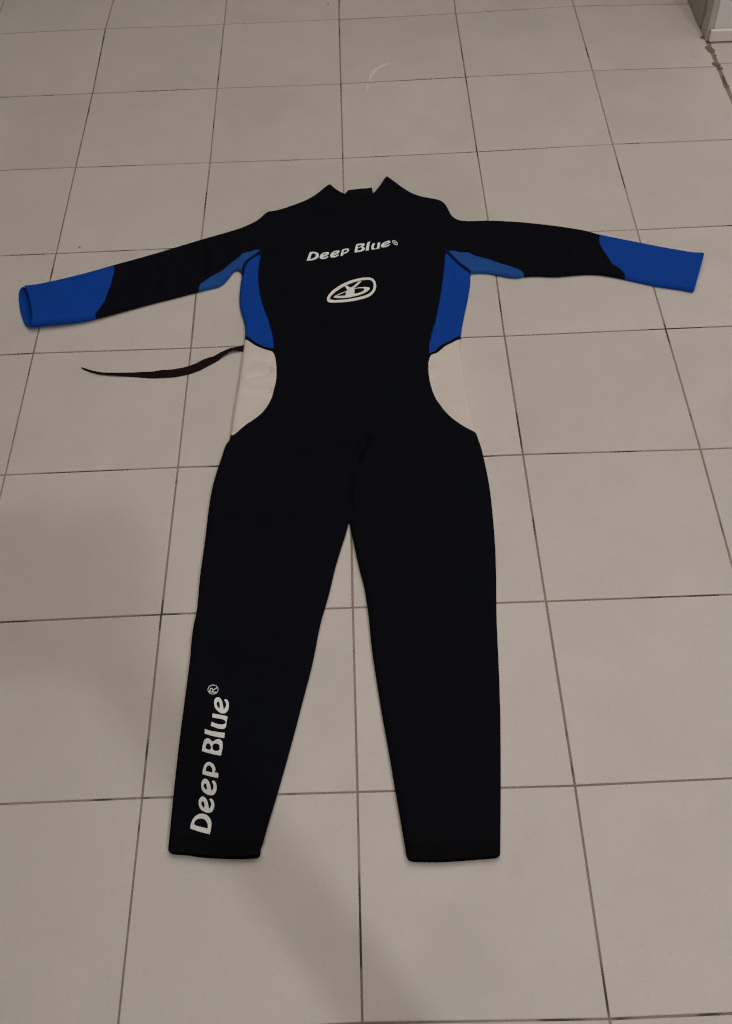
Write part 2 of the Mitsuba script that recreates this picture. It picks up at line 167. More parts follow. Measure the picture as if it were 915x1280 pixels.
               [[-0.2118, -0.8875],[-0.2114, -0.8868],[-0.211, -0.8865],[-0.2105, -0.8864],[-0.2101, -0.8868],[-0.2096, -0.8875],[-0.2092, -0.8884],[-0.2088, -0.8897],[-0.2084, -0.8913],[-0.2081, -0.8931],[-0.208, -0.8943],
                [-0.2082, -0.895],[-0.2086, -0.8949],[-0.2093, -0.8943],[-0.21, -0.8935],[-0.2106, -0.8926],[-0.2112, -0.8916],[-0.2117, -0.8904],[-0.212, -0.8893],[-0.212, -0.8883]]],
              [[[-0.1928, -0.8793],[-0.1928, -0.8793],[-0.1935, -0.8791],[-0.195, -0.8787],[-0.1973, -0.8782],[-0.2003, -0.8774],[-0.2033, -0.8766],[-0.2062, -0.8758],[-0.209, -0.8749],[-0.2117, -0.8739],[-0.2138, -0.8731],
                [-0.2151, -0.8726],[-0.2158, -0.8723],[-0.2158, -0.8723],[-0.2158, -0.8719],[-0.2158, -0.871],[-0.2157, -0.8696],[-0.2157, -0.8678],[-0.2155, -0.866],[-0.2153, -0.8642],[-0.215, -0.8624],[-0.2146, -0.8606],
                [-0.214, -0.8589],[-0.2133, -0.8575],[-0.2125, -0.8562],[-0.2115, -0.8551],[-0.2105, -0.8543],[-0.2094, -0.8538],[-0.2082, -0.8535],[-0.207, -0.8536],[-0.2058, -0.8538],[-0.2046, -0.8543],[-0.2034, -0.855],
                [-0.2021, -0.8559],[-0.201, -0.857],[-0.1999, -0.8583],[-0.199, -0.8598],[-0.1981, -0.8616],[-0.1975, -0.8631],[-0.1971, -0.8644],[-0.1969, -0.8655],[-0.1969, -0.8664],[-0.1971, -0.8672],[-0.1972, -0.8679],
                [-0.1975, -0.8686],[-0.1978, -0.8691],[-0.1977, -0.8696],[-0.1972, -0.87],[-0.1962, -0.8703],[-0.1948, -0.8706],[-0.1937, -0.8708],[-0.193, -0.871],[-0.1926, -0.871],[-0.1926, -0.871],[-0.1926, -0.8716],
                [-0.1926, -0.8726],[-0.1927, -0.8741],[-0.1927, -0.8762],[-0.1927, -0.8777],[-0.1928, -0.8788]],
               [[-0.2104, -0.8674],[-0.2104, -0.8674],[-0.2104, -0.8671],[-0.2103, -0.8664],[-0.2102, -0.8653],[-0.2101, -0.8639],[-0.2099, -0.8626],[-0.2096, -0.8616],[-0.2091, -0.8608],[-0.2085, -0.8602],[-0.2078, -0.8598],
                [-0.2071, -0.8597],[-0.2064, -0.8598],[-0.2057, -0.8602],[-0.205, -0.8608],[-0.2044, -0.8615],[-0.2038, -0.8624],[-0.2032, -0.8635],[-0.2028, -0.8645],[-0.2025, -0.8656],[-0.2023, -0.8667],[-0.2023, -0.8679],
                [-0.2022, -0.8687],[-0.2022, -0.8693],[-0.2022, -0.8695],[-0.2022, -0.8695],[-0.2027, -0.8694],[-0.2037, -0.8691],[-0.2052, -0.8687],[-0.2073, -0.8682],[-0.2088, -0.8678],[-0.2099, -0.8676]]],
              [[[-0.1907, -0.8455],[-0.1907, -0.8455],[-0.1916, -0.8453],[-0.1933, -0.8449],[-0.196, -0.8443],[-0.1996, -0.8435],[-0.2031, -0.8426],[-0.2066, -0.8416],[-0.2102, -0.8404],[-0.2137, -0.8391],[-0.2164, -0.8381],
                [-0.2182, -0.8375],[-0.219, -0.8372],[-0.219, -0.8372],[-0.219, -0.8366],[-0.219, -0.8354],[-0.2189, -0.8336],[-0.2188, -0.8313],[-0.2186, -0.8289],[-0.2183, -0.8266],[-0.2179, -0.8243],[-0.2175, -0.822],
                [-0.2169, -0.8201],[-0.2162, -0.8185],[-0.2153, -0.8174],[-0.2143, -0.8167],[-0.2133, -0.8162],[-0.2122, -0.816],[-0.2112, -0.816],[-0.2102, -0.8164],[-0.2091, -0.817],[-0.2081, -0.8179],[-0.2071, -0.819],
                [-0.206, -0.8205],[-0.205, -0.8213],[-0.2039, -0.8215],[-0.2028, -0.821],[-0.2016, -0.82],[-0.2005, -0.8191],[-0.1993, -0.8185],[-0.1981, -0.8181],[-0.1969, -0.8179],[-0.1957, -0.818],[-0.1946, -0.8184],
                [-0.1934, -0.819],[-0.1922, -0.8198],[-0.1912, -0.8209],[-0.1904, -0.8223],[-0.1898, -0.8238],[-0.1893, -0.8257],[-0.189, -0.8276],[-0.1889, -0.8297],[-0.189, -0.8318],[-0.1892, -0.8341],[-0.1894, -0.8363],
                [-0.1897, -0.8385],[-0.19, -0.8406],[-0.1902, -0.8425],[-0.1905, -0.844],[-0.1906, -0.845]],
               [[-0.2132, -0.8308],[-0.213, -0.8293],[-0.2128, -0.8281],[-0.2125, -0.8271],[-0.2121, -0.8263],[-0.2116, -0.8257],[-0.211, -0.8253],[-0.2104, -0.8252],[-0.2099, -0.8253],[-0.2092, -0.8257],[-0.2087, -0.8262],
                [-0.2082, -0.8268],[-0.2077, -0.8276],[-0.2073, -0.8285],[-0.2069, -0.8296],[-0.2067, -0.8307],[-0.2065, -0.832],[-0.2065, -0.8333],[-0.2069, -0.8341],[-0.2077, -0.8345],[-0.209, -0.8344],[-0.2107, -0.8338],
                [-0.212, -0.833],[-0.2128, -0.832]],
               [[-0.2037, -0.8287],[-0.2034, -0.8278],[-0.2029, -0.827],[-0.2022, -0.8264],[-0.2014, -0.826],[-0.2004, -0.8257],[-0.1995, -0.8256],[-0.1986, -0.8257],[-0.1977, -0.826],[-0.1968, -0.8265],[-0.196, -0.8272],
                [-0.1954, -0.828],[-0.1949, -0.8289],[-0.1946, -0.83],[-0.1944, -0.8311],[-0.1943, -0.8323],[-0.1942, -0.8335],[-0.1943, -0.8347],[-0.1948, -0.8356],[-0.1957, -0.8362],[-0.1971, -0.8365],[-0.199, -0.8365],
                [-0.2005, -0.8361],[-0.2017, -0.8353],[-0.2027, -0.8341],[-0.2033, -0.8325],[-0.2037, -0.831],[-0.2038, -0.8298]]],
              [[[-0.217, -0.8095],[-0.217, -0.8095],[-0.217, -0.809],[-0.2171, -0.8079],[-0.2171, -0.8063],[-0.2172, -0.8042],[-0.2172, -0.8026],[-0.2172, -0.8016],[-0.2173, -0.801],[-0.2173, -0.801],[-0.2166, -0.8013],
                [-0.2154, -0.8019],[-0.2135, -0.8027],[-0.2109, -0.8038],[-0.2078, -0.8048],[-0.204, -0.8059],[-0.1996, -0.8068],[-0.1946, -0.8077],[-0.1909, -0.8084],[-0.1884, -0.8089],[-0.1871, -0.8091],[-0.1871, -0.8091],
                [-0.1872, -0.8096],[-0.1872, -0.8108],[-0.1873, -0.8124],[-0.1875, -0.8146],[-0.1876, -0.8163],[-0.1877, -0.8174],[-0.1877, -0.818],[-0.1877, -0.818],[-0.1886, -0.8178],[-0.1902, -0.8175],[-0.1928, -0.817],
                [-0.1961, -0.8163],[-0.1996, -0.8154],[-0.2033, -0.8144],[-0.2071, -0.8131],[-0.2111, -0.8117],[-0.214, -0.8106],[-0.216, -0.8099]]],
              [[[-0.2092, -0.7973],[-0.2092, -0.7973],[-0.2091, -0.7969],[-0.209, -0.7959],[-0.2088, -0.7945],[-0.2085, -0.7926],[-0.2083, -0.7912],[-0.2082, -0.7902],[-0.2081, -0.7898],[-0.2081, -0.7898],[-0.2077, -0.79],
                [-0.2069, -0.7905],[-0.2056, -0.7913],[-0.2039, -0.7923],[-0.2021, -0.7932],[-0.2001, -0.794],[-0.1981, -0.7946],[-0.1959, -0.7951],[-0.194, -0.7954],[-0.1923, -0.7955],[-0.191, -0.7954],[-0.1899, -0.7951],
                [-0.1891, -0.7947],[-0.1884, -0.7942],[-0.188, -0.7936],[-0.1878, -0.7929],[-0.1878, -0.7921],[-0.1881, -0.7913],[-0.1887, -0.7905],[-0.1896, -0.7896],[-0.1907, -0.7889],[-0.1923, -0.7882],[-0.1941, -0.7876],
                [-0.1963, -0.7871],[-0.1985, -0.7866],[-0.2007, -0.7861],[-0.2028, -0.7856],[-0.2049, -0.7851],[-0.2064, -0.7848],[-0.2075, -0.7845],[-0.208, -0.7844],[-0.208, -0.7844],[-0.208, -0.7839],[-0.208, -0.783],
                [-0.2079, -0.7816],[-0.2078, -0.7797],[-0.2078, -0.7783],[-0.2077, -0.7773],[-0.2077, -0.7768],[-0.2077, -0.7768],[-0.2072, -0.777],[-0.2063, -0.7772],[-0.2049, -0.7776],[-0.2029, -0.778],[-0.2006, -0.7786],
                [-0.1977, -0.7793],[-0.1944, -0.7802],[-0.1906, -0.7812],[-0.1877, -0.7819],[-0.1858, -0.7824],[-0.1849, -0.7826],[-0.1849, -0.7826],[-0.1849, -0.783],[-0.1849, -0.7837],[-0.1849, -0.7848],[-0.1849, -0.7863],
                [-0.185, -0.7878],[-0.1852, -0.7891],[-0.1854, -0.7904],[-0.1856, -0.7915],[-0.1858, -0.7928],[-0.1859, -0.7942],[-0.1859, -0.7958],[-0.1858, -0.7974],[-0.1859, -0.7989],[-0.1863, -0.8002],[-0.1868, -0.8013],
                [-0.1876, -0.8023],[-0.1885, -0.8031],[-0.1896, -0.8036],[-0.1908, -0.8038],[-0.1922, -0.8037],[-0.1937, -0.8035],[-0.1954, -0.8032],[-0.1972, -0.8027],[-0.1991, -0.8021],[-0.201, -0.8014],[-0.2029, -0.8006],
                [-0.2047, -0.7997],[-0.2065, -0.7988],[-0.2078, -0.7981],[-0.2087, -0.7976]]],
              [[[-0.2068, -0.7598],[-0.2067, -0.7582],[-0.2065, -0.7566],[-0.2061, -0.7552],[-0.2056, -0.7539],[-0.2049, -0.7527],[-0.2042, -0.7518],[-0.2035, -0.7512],[-0.2027, -0.7507],[-0.2019, -0.7506],[-0.201, -0.7506],
                [-0.2001, -0.7509],[-0.1991, -0.7513],[-0.1981, -0.7519],[-0.1972, -0.7527],[-0.1963, -0.7538],[-0.1955, -0.7552],[-0.1947, -0.7568],[-0.194, -0.7584],[-0.1935, -0.76],[-0.193, -0.7616],[-0.1926, -0.7631],
                [-0.1923, -0.7646],[-0.1921, -0.7661],[-0.1918, -0.7676],[-0.1916, -0.7691],[-0.1914, -0.7699],[-0.191, -0.7702],[-0.1905, -0.7698],[-0.19, -0.7688],[-0.1895, -0.7678],[-0.1892, -0.7668],[-0.189, -0.7658],
                [-0.1888, -0.7647],[-0.1888, -0.7636],[-0.189, -0.7626],[-0.1892, -0.7615],[-0.1896, -0.7604],[-0.1901, -0.7595],[-0.1906, -0.7586],[-0.1911, -0.758],[-0.1916, -0.7574],[-0.192, -0.7569],[-0.1921, -0.7564],
                [-0.192, -0.7558],[-0.1917, -0.7553],[-0.1913, -0.7549],[-0.1908, -0.7547],[-0.1902, -0.7545],[-0.1894, -0.7544],[-0.1886, -0.7546],[-0.1878, -0.7551],[-0.187, -0.7559],[-0.1861, -0.7569],[-0.1854, -0.758],
                [-0.1848, -0.7593],[-0.1843, -0.7607],[-0.1839, -0.7622],[-0.1837, -0.7639],[-0.1837, -0.7658],[-0.1838, -0.7677],[-0.184, -0.7698],[-0.1844, -0.7717],[-0.185, -0.7734],[-0.1857, -0.7748],[-0.1866, -0.7761],
                [-0.1876, -0.7771],[-0.1888, -0.7778],[-0.19, -0.7784],[-0.1914, -0.7787],[-0.1928, -0.7787],[-0.1942, -0.7784],[-0.1956, -0.7778],[-0.1971, -0.7769],[-0.1984, -0.7759],[-0.1997, -0.7748],[-0.201, -0.7734],
                [-0.2023, -0.772],[-0.2034, -0.7704],[-0.2043, -0.7687],[-0.2052, -0.767],[-0.2059, -0.7651],[-0.2064, -0.7633],[-0.2067, -0.7616]],
               [[-0.2014, -0.7601],[-0.2008, -0.7592],[-0.2003, -0.7589],[-0.1998, -0.7591],[-0.1993, -0.7598],[-0.1988, -0.7609],[-0.1985, -0.7623],[-0.1981, -0.7637],[-0.1979, -0.7652],[-0.1977, -0.7669],[-0.1977, -0.768],
                [-0.1979, -0.7685],[-0.1984, -0.7683],[-0.1992, -0.7676],[-0.1998, -0.7667],[-0.2004, -0.7657],[-0.201, -0.7646],[-0.2015, -0.7633],[-0.2017, -0.7621],[-0.2017, -0.761]]],
              [[[-0.201, -0.7364],[-0.2007, -0.7383],[-0.2009, -0.7402],[-0.2015, -0.7419],[-0.2025, -0.7435],[-0.2038, -0.7447],[-0.2053, -0.7457],[-0.2071, -0.7463],[-0.2089, -0.7464],[-0.2108, -0.7461],[-0.2125, -0.7455],
                [-0.2141, -0.7444],[-0.2155, -0.743],[-0.2165, -0.7414],[-0.2172, -0.7396],[-0.2174, -0.7378],[-0.2173, -0.7359],[-0.2167, -0.7341],[-0.2158, -0.7326],[-0.2145, -0.7313],[-0.2129, -0.7303],[-0.2111, -0.7298],
                [-0.2093, -0.7296],[-0.2074, -0.7299],[-0.2056, -0.7306],[-0.204, -0.7316],[-0.2027, -0.733],[-0.2016, -0.7346]],
               [[-0.2026, -0.7367],[-0.2024, -0.7382],[-0.2026, -0.7397],[-0.203, -0.741],[-0.2038, -0.7422],[-0.2048, -0.7432],[-0.2061, -0.744],[-0.2075, -0.7444],[-0.209, -0.7446],[-0.2105, -0.7444],[-0.2119, -0.7438],
                [-0.2132, -0.743],[-0.2143, -0.742],[-0.2151, -0.7407],[-0.2156, -0.7393],[-0.2158, -0.7379],[-0.2156, -0.7364],[-0.2152, -0.735],[-0.2144, -0.7338],[-0.2134, -0.7328],[-0.2121, -0.7321],[-0.2107, -0.7316],
                [-0.2092, -0.7315],[-0.2077, -0.7317],[-0.2063, -0.7322],[-0.205, -0.733],[-0.2039, -0.7341],[-0.2031, -0.7353]]]],
 'chest_word': [[[[-0.079, 0.2269],[-0.079, 0.2269],[-0.0788, 0.2278],[-0.0784, 0.2294],[-0.0778, 0.232],[-0.0771, 0.2353],[-0.0763, 0.2387],[-0.0755, 0.2421],[-0.0747, 0.2456],[-0.0739, 0.249],[-0.0733, 0.2516],
                  [-0.0729, 0.2533],[-0.0727, 0.2542],[-0.0727, 0.2542],[-0.0723, 0.2542],[-0.0713, 0.2544],[-0.0699, 0.2545],[-0.068, 0.2547],[-0.0662, 0.2548],[-0.0643, 0.2546],[-0.0625, 0.2543],[-0.0608, 0.2538],
                  [-0.0592, 0.2531],[-0.0578, 0.2522],[-0.0566, 0.2513],[-0.0556, 0.2501],[-0.0548, 0.2489],[-0.0541, 0.2476],[-0.0537, 0.2463],[-0.0534, 0.245],[-0.0533, 0.2436],[-0.0534, 0.2421],[-0.0536, 0.2407],
                  [-0.0539, 0.2392],[-0.0545, 0.2377],[-0.0552, 0.2362],[-0.0561, 0.2348],[-0.0573, 0.2335],[-0.0585, 0.2322],[-0.0597, 0.2312],[-0.061, 0.2302],[-0.0624, 0.2294],[-0.0639, 0.2288],[-0.0654, 0.2282],
                  [-0.0672, 0.2278],[-0.069, 0.2275],[-0.0708, 0.2272],[-0.0727, 0.2271],[-0.0745, 0.227],[-0.0763, 0.2269],[-0.0776, 0.2269],[-0.0786, 0.2269]],
                 [[-0.0655, 0.2502],[-0.0643, 0.2499],[-0.0632, 0.2494],[-0.0623, 0.2488],[-0.0616, 0.248],[-0.0611, 0.2471],[-0.0607, 0.2461],[-0.0604, 0.2449],[-0.0603, 0.2436],[-0.0603, 0.2422],[-0.0605, 0.2408],
                  [-0.0609, 0.2396],[-0.0615, 0.2384],[-0.0622, 0.2373],[-0.0631, 0.2363],[-0.0639, 0.2355],[-0.0649, 0.2347],[-0.0659, 0.234],[-0.0669, 0.2334],[-0.0679, 0.233],[-0.0688, 0.2327],[-0.0697, 0.2325],
                  [-0.0704, 0.2323],[-0.0709, 0.2322],[-0.0711, 0.2322],[-0.0711, 0.2322],[-0.071, 0.2327],[-0.0708, 0.2339],[-0.0706, 0.2356],[-0.0702, 0.2379],[-0.0698, 0.2402],[-0.0693, 0.2425],[-0.0688, 0.2448],
                  [-0.0682, 0.2472],[-0.0674, 0.2488],[-0.0665, 0.2499]]],
                [[[-0.0396, 0.2526],[-0.0382, 0.2527],[-0.037, 0.2527],[-0.0359, 0.2525],[-0.035, 0.2522],[-0.0341, 0.2517],[-0.0335, 0.2512],[-0.033, 0.2507],[-0.0327, 0.2502],[-0.0326, 0.2496],[-0.0326, 0.249],
                  [-0.0326, 0.2483],[-0.0328, 0.2474],[-0.0331, 0.2465],[-0.0336, 0.2456],[-0.0342, 0.2446],[-0.0351, 0.2437],[-0.036, 0.2427],[-0.0371, 0.2418],[-0.0383, 0.2409],[-0.0395, 0.2402],[-0.0408, 0.2395],
                  [-0.0421, 0.2389],[-0.0433, 0.2383],[-0.0444, 0.2377],[-0.0455, 0.2372],[-0.0461, 0.2368],[-0.0463, 0.2365],[-0.046, 0.2363],[-0.0452, 0.2361],[-0.0445, 0.236],[-0.0437, 0.236],[-0.0429, 0.2361],
                  [-0.0421, 0.2362],[-0.0413, 0.2365],[-0.0406, 0.2368],[-0.0398, 0.2372],[-0.039, 0.2376],[-0.0383, 0.2381],[-0.0377, 0.2385],[-0.0372, 0.239],[-0.0367, 0.2394],[-0.0363, 0.2398],[-0.0359, 0.2399],
                  [-0.0356, 0.24],[-0.0352, 0.2399],[-0.0349, 0.2397],[-0.0347, 0.2394],[-0.0345, 0.2389],[-0.0344, 0.2384],[-0.0344, 0.2377],[-0.0346, 0.237],[-0.035, 0.2363],[-0.0355, 0.2355],[-0.0362, 0.2347],[-0.037, 0.234],
                  [-0.038, 0.2333],[-0.0391, 0.2326],[-0.0403, 0.232],[-0.0416, 0.2315],[-0.0431, 0.2311],[-0.0447, 0.2308],[-0.0461, 0.2307],[-0.0475, 0.2307],[-0.0488, 0.231],[-0.0499, 0.2314],[-0.0509, 0.2319],
                  [-0.0516, 0.2326],[-0.0522, 0.2335],[-0.0525, 0.2344],[-0.0527, 0.2355],[-0.0527, 0.2366],[-0.0526, 0.2379],[-0.0524, 0.2393],[-0.052, 0.2407],[-0.0515, 0.2422],[-0.0508, 0.2438],[-0.0499, 0.2455],
                  [-0.0489, 0.247],[-0.0476, 0.2484],[-0.046, 0.2496],[-0.0443, 0.2507],[-0.0426, 0.2516],[-0.041, 0.2522]],
                 [[-0.0398, 0.2481],[-0.0392, 0.2479],[-0.0389, 0.2476],[-0.0389, 0.2472],[-0.0391, 0.2467],[-0.0396, 0.2462],[-0.0404, 0.2456],[-0.0414, 0.2451],[-0.0427, 0.2445],[-0.0441, 0.2439],[-0.0452, 0.2436],
                  [-0.0457, 0.2436],[-0.0457, 0.244],[-0.0452, 0.2447],[-0.0446, 0.2455],[-0.0439, 0.2462],[-0.0431, 0.2468],[-0.0421, 0.2475],[-0.0413, 0.2479],[-0.0405, 0.2482]]],
                [[[-0.0182, 0.2557],[-0.0169, 0.2559],[-0.0157, 0.2559],[-0.0146, 0.2558],[-0.0137, 0.2555],[-0.0128, 0.255],[-0.0122, 0.2545],[-0.0117, 0.254],[-0.0114, 0.2535],[-0.0113, 0.2529],[-0.0113, 0.2523],
                  [-0.0113, 0.2515],[-0.0115, 0.2507],[-0.0118, 0.2498],[-0.0123, 0.2489],[-0.0129, 0.2479],[-0.0137, 0.247],[-0.0147, 0.246],[-0.0158, 0.245],[-0.0169, 0.2442],[-0.0182, 0.2434],[-0.0195, 0.2427],
                  [-0.0208, 0.2421],[-0.022, 0.2415],[-0.0231, 0.2409],[-0.0241, 0.2404],[-0.0248, 0.24],[-0.0249, 0.2397],[-0.0246, 0.2394],[-0.0239, 0.2393],[-0.0231, 0.2392],[-0.0223, 0.2392],[-0.0216, 0.2393],
                  [-0.0208, 0.2395],[-0.02, 0.2397],[-0.0192, 0.24],[-0.0184, 0.2404],[-0.0177, 0.2409],[-0.017, 0.2413],[-0.0164, 0.2418],[-0.0159, 0.2422],[-0.0154, 0.2427],[-0.015, 0.243],[-0.0146, 0.2432],[-0.0143, 0.2433],
                  [-0.0139, 0.2432],[-0.0136, 0.243],[-0.0134, 0.2427],[-0.0132, 0.2423],[-0.0131, 0.2417],[-0.0131, 0.241],[-0.0133, 0.2403],[-0.0136, 0.2396],[-0.0142, 0.2388],[-0.0148, 0.238],[-0.0157, 0.2373],
                  [-0.0166, 0.2366],[-0.0177, 0.2359],[-0.0189, 0.2353],[-0.0203, 0.2347],[-0.0217, 0.2343],[-0.0233, 0.234],[-0.0248, 0.2339],[-0.0261, 0.2339],[-0.0274, 0.2341],[-0.0285, 0.2345],[-0.0295, 0.2351],
                  [-0.0302, 0.2357],[-0.0308, 0.2366],[-0.0311, 0.2375],[-0.0313, 0.2386],[-0.0313, 0.2397],[-0.0312, 0.241],[-0.031, 0.2423],[-0.0306, 0.2438],[-0.0301, 0.2453],[-0.0294, 0.2469],[-0.0286, 0.2485],
                  [-0.0275, 0.2501],[-0.0262, 0.2515],[-0.0247, 0.2527],[-0.0229, 0.2538],[-0.0212, 0.2547],[-0.0197, 0.2553]],
                 [[-0.0185, 0.2513],[-0.0179, 0.2511],[-0.0176, 0.2508],[-0.0175, 0.2504],[-0.0178, 0.2499],[-0.0183, 0.2494],[-0.0191, 0.2488],[-0.0201, 0.2482],[-0.0213, 0.2476],[-0.0228, 0.247],[-0.0238, 0.2467],
                  [-0.0243, 0.2468],[-0.0243, 0.2472],[-0.0239, 0.2479],[-0.0233, 0.2486],[-0.0226, 0.2493],[-0.0217, 0.25],[-0.0208, 0.2507],[-0.0199, 0.2511],[-0.0192, 0.2513]]],
                [[[-0.0105, 0.2363],[-0.0105, 0.2363],[-0.0104, 0.237],[-0.0102, 0.2383],[-0.0099, 0.2404],[-0.0095, 0.2431],[-0.0091, 0.2458],[-0.0086, 0.2485],[-0.0081, 0.2511],[-0.0074, 0.2537],[-0.007, 0.2557],
                  [-0.0067, 0.257],[-0.0065, 0.2576],[-0.0065, 0.2576],[-0.0062, 0.2577],[-0.0055, 0.258],[-0.0044, 0.2583],[-0.0031, 0.2588],[-0.0017, 0.2592],[-0.0003, 0.2596],[0.0011, 0.2598],[0.0025, 0.26],[0.0038, 0.2601],
                  [0.0049, 0.2599],[0.0059, 0.2596],[0.0068, 0.2591],[0.0075, 0.2585],[0.0079, 0.2577],[0.0082, 0.2568],[0.0082, 0.2558],[0.0081, 0.2548],[0.0078, 0.2536],[0.0073, 0.2524],[0.0067, 0.2511],[0.006, 0.2498],
                  [0.005, 0.2486],[0.0039, 0.2473],[0.0027, 0.2461],[0.0016, 0.2451],[0.0006, 0.2444],[-0.0002, 0.2439],[-0.0009, 0.2437],[-0.0015, 0.2435],[-0.0021, 0.2435],[-0.0026, 0.2435],[-0.003, 0.2436],[-0.0034, 0.2434],
                  [-0.0037, 0.2428],[-0.0039, 0.2419],[-0.004, 0.2406],[-0.0041, 0.2396],[-0.0042, 0.239],[-0.0042, 0.2387],[-0.0042, 0.2387],[-0.0046, 0.2385],[-0.0054, 0.2382],[-0.0066, 0.2378],[-0.0081, 0.2372],
                  [-0.0093, 0.2367],[-0.0101, 0.2364]],
                 [[-0.0025, 0.2545],[-0.0025, 0.2545],[-0.0022, 0.2546],[-0.0016, 0.2548],[-0.0008, 0.255],[0.0003, 0.2554],[0.0012, 0.2556],[0.002, 0.2556],[0.0027, 0.2554],[0.0032, 0.2551],[0.0035, 0.2546],[0.0036, 0.2541],
                  [0.0035, 0.2535],[0.0033, 0.2528],[0.0029, 0.252],[0.0024, 0.2513],[0.0017, 0.2505],[0.001, 0.2498],[0.0002, 0.2491],[-0.0006, 0.2485],[-0.0015, 0.248],[-0.0023, 0.2476],[-0.003, 0.2473],[-0.0034, 0.2471],
                  [-0.0036, 0.247],[-0.0036, 0.247],[-0.0035, 0.2475],[-0.0034, 0.2484],[-0.0032, 0.2498],[-0.0029, 0.2517],[-0.0027, 0.2531],[-0.0025, 0.254]]],
                [[[0.018, 0.247],[0.018, 0.247],[0.0181, 0.2478],[0.0183, 0.2494],[0.0186, 0.2517],[0.0189, 0.2549],[0.0194, 0.2581],[0.0199, 0.2614],[0.0206, 0.2646],[0.0214, 0.2679],[0.0219, 0.2704],[0.0223, 0.2721],
                  [0.0225, 0.2729],[0.0225, 0.2729],[0.023, 0.273],[0.024, 0.2732],[0.0254, 0.2736],[0.0274, 0.274],[0.0293, 0.2744],[0.0312, 0.2747],[0.0332, 0.2749],[0.0351, 0.2751],[0.0367, 0.275],[0.038, 0.2748],
                  [0.039, 0.2743],[0.0397, 0.2736],[0.0402, 0.2729],[0.0404, 0.272],[0.0405, 0.2711],[0.0403, 0.2702],[0.0399, 0.2692],[0.0392, 0.2681],[0.0384, 0.267],[0.0373, 0.2658],[0.0367, 0.2647],[0.0367, 0.2638],
                  [0.0371, 0.2629],[0.0381, 0.2622],[0.0389, 0.2615],[0.0395, 0.2606],[0.0399, 0.2597],[0.0401, 0.2588],[0.0402, 0.2578],[0.04, 0.2567],[0.0396, 0.2556],[0.039, 0.2544],[0.0382, 0.2533],[0.0372, 0.2523],
                  [0.036, 0.2514],[0.0345, 0.2506],[0.033, 0.2499],[0.0313, 0.2493],[0.0295, 0.2489],[0.0276, 0.2485],[0.0257, 0.2482],[0.024, 0.2479],[0.0222, 0.2476],[0.0206, 0.2473],[0.0193, 0.2472],[0.0185, 0.247]],
                 [[0.0283, 0.2694],[0.0295, 0.2696],[0.0305, 0.2697],[0.0313, 0.2697],[0.032, 0.2695],[0.0326, 0.2692],[0.0329, 0.2689],[0.033, 0.2684],[0.033, 0.2679],[0.0328, 0.2673],[0.0324, 0.2667],[0.0319, 0.2661],
                  [0.0313, 0.2655],[0.0306, 0.2649],[0.0298, 0.2644],[0.0289, 0.2639],[0.0279, 0.2635],[0.0268, 0.2632],[0.0261, 0.2633],[0.0257, 0.2639],[0.0257, 0.265],[0.026, 0.2667],[0.0265, 0.2679],[0.0273, 0.2688]],
                 [[0.0308, 0.2619],[0.0316, 0.2619],[0.0322, 0.2616],[0.0328, 0.2612],[0.0332, 0.2606],[0.0335, 0.2599],[0.0337, 0.2591],[0.0336, 0.2583],[0.0335, 0.2575],[0.0331, 0.2566],[0.0327, 0.2558],[0.0321, 0.2552],
                  [0.0314, 0.2545],[0.0305, 0.254],[0.0296, 0.2535],[0.0287, 0.2532],[0.0277, 0.2528],[0.0267, 0.2526],[0.0259, 0.2528],[0.0253, 0.2535],[0.0249, 0.2546],[0.0248, 0.2561],[0.025, 0.2575],[0.0255, 0.2587],
                  [0.0264, 0.2598],[0.0277, 0.2607],[0.0289, 0.2614],[0.0299, 0.2618]]],
                [[[0.0452, 0.2775],[0.0452, 0.2775],[0.0457, 0.2777],[0.0465, 0.2779],[0.0478, 0.2783],[0.0495, 0.2788],[0.0508, 0.2792],[0.0516, 0.2795],[0.0521, 0.2796],[0.0521, 0.2796],[0.0519, 0.279],[0.0515, 0.2779],
                  [0.051, 0.2761],[0.0504, 0.2737],[0.0498, 0.2709],[0.0493, 0.2675],[0.0489, 0.2636],[0.0486, 0.2593],[0.0484, 0.256],[0.0482, 0.2538],[0.0482, 0.2527],[0.0482, 0.2527],[0.0477, 0.2526],[0.0468, 0.2524],
                  [0.0455, 0.2521],[0.0436, 0.2517],[0.0423, 0.2514],[0.0414, 0.2512],[0.0409, 0.2511],[0.0409, 0.2511],[0.041, 0.2519],[0.0411, 0.2533],[0.0413, 0.2555],[0.0415, 0.2585],[0.0419, 0.2616],[0.0425, 0.2649],
                  [0.0432, 0.2684],[0.044, 0.272],[0.0446, 0.2748],[0.045, 0.2766]]],
                [[[0.0557, 0.2737],[0.0557, 0.2737],[0.0561, 0.2738],[0.0569, 0.2739],[0.058, 0.274],[0.0595, 0.2743],[0.0607, 0.2744],[0.0615, 0.2745],[0.0618, 0.2746],[0.0618, 0.2746],[0.0617, 0.2742],[0.0613, 0.2733],
                  [0.0608, 0.2721],[0.0602, 0.2705],[0.0596, 0.2688],[0.0592, 0.267],[0.0588, 0.2652],[0.0586, 0.2632],[0.0586, 0.2616],[0.0586, 0.2602],[0.0588, 0.2591],[0.0592, 0.2583],[0.0596, 0.2577],[0.06, 0.2573],
                  [0.0606, 0.2571],[0.0611, 0.2571],[0.0617, 0.2573],[0.0623, 0.2577],[0.0629, 0.2584],[0.0636, 0.2593],[0.0641, 0.2605],[0.0645, 0.2619],[0.0648, 0.2635],[0.065, 0.2655],[0.0652, 0.2674],[0.0654, 0.2693],
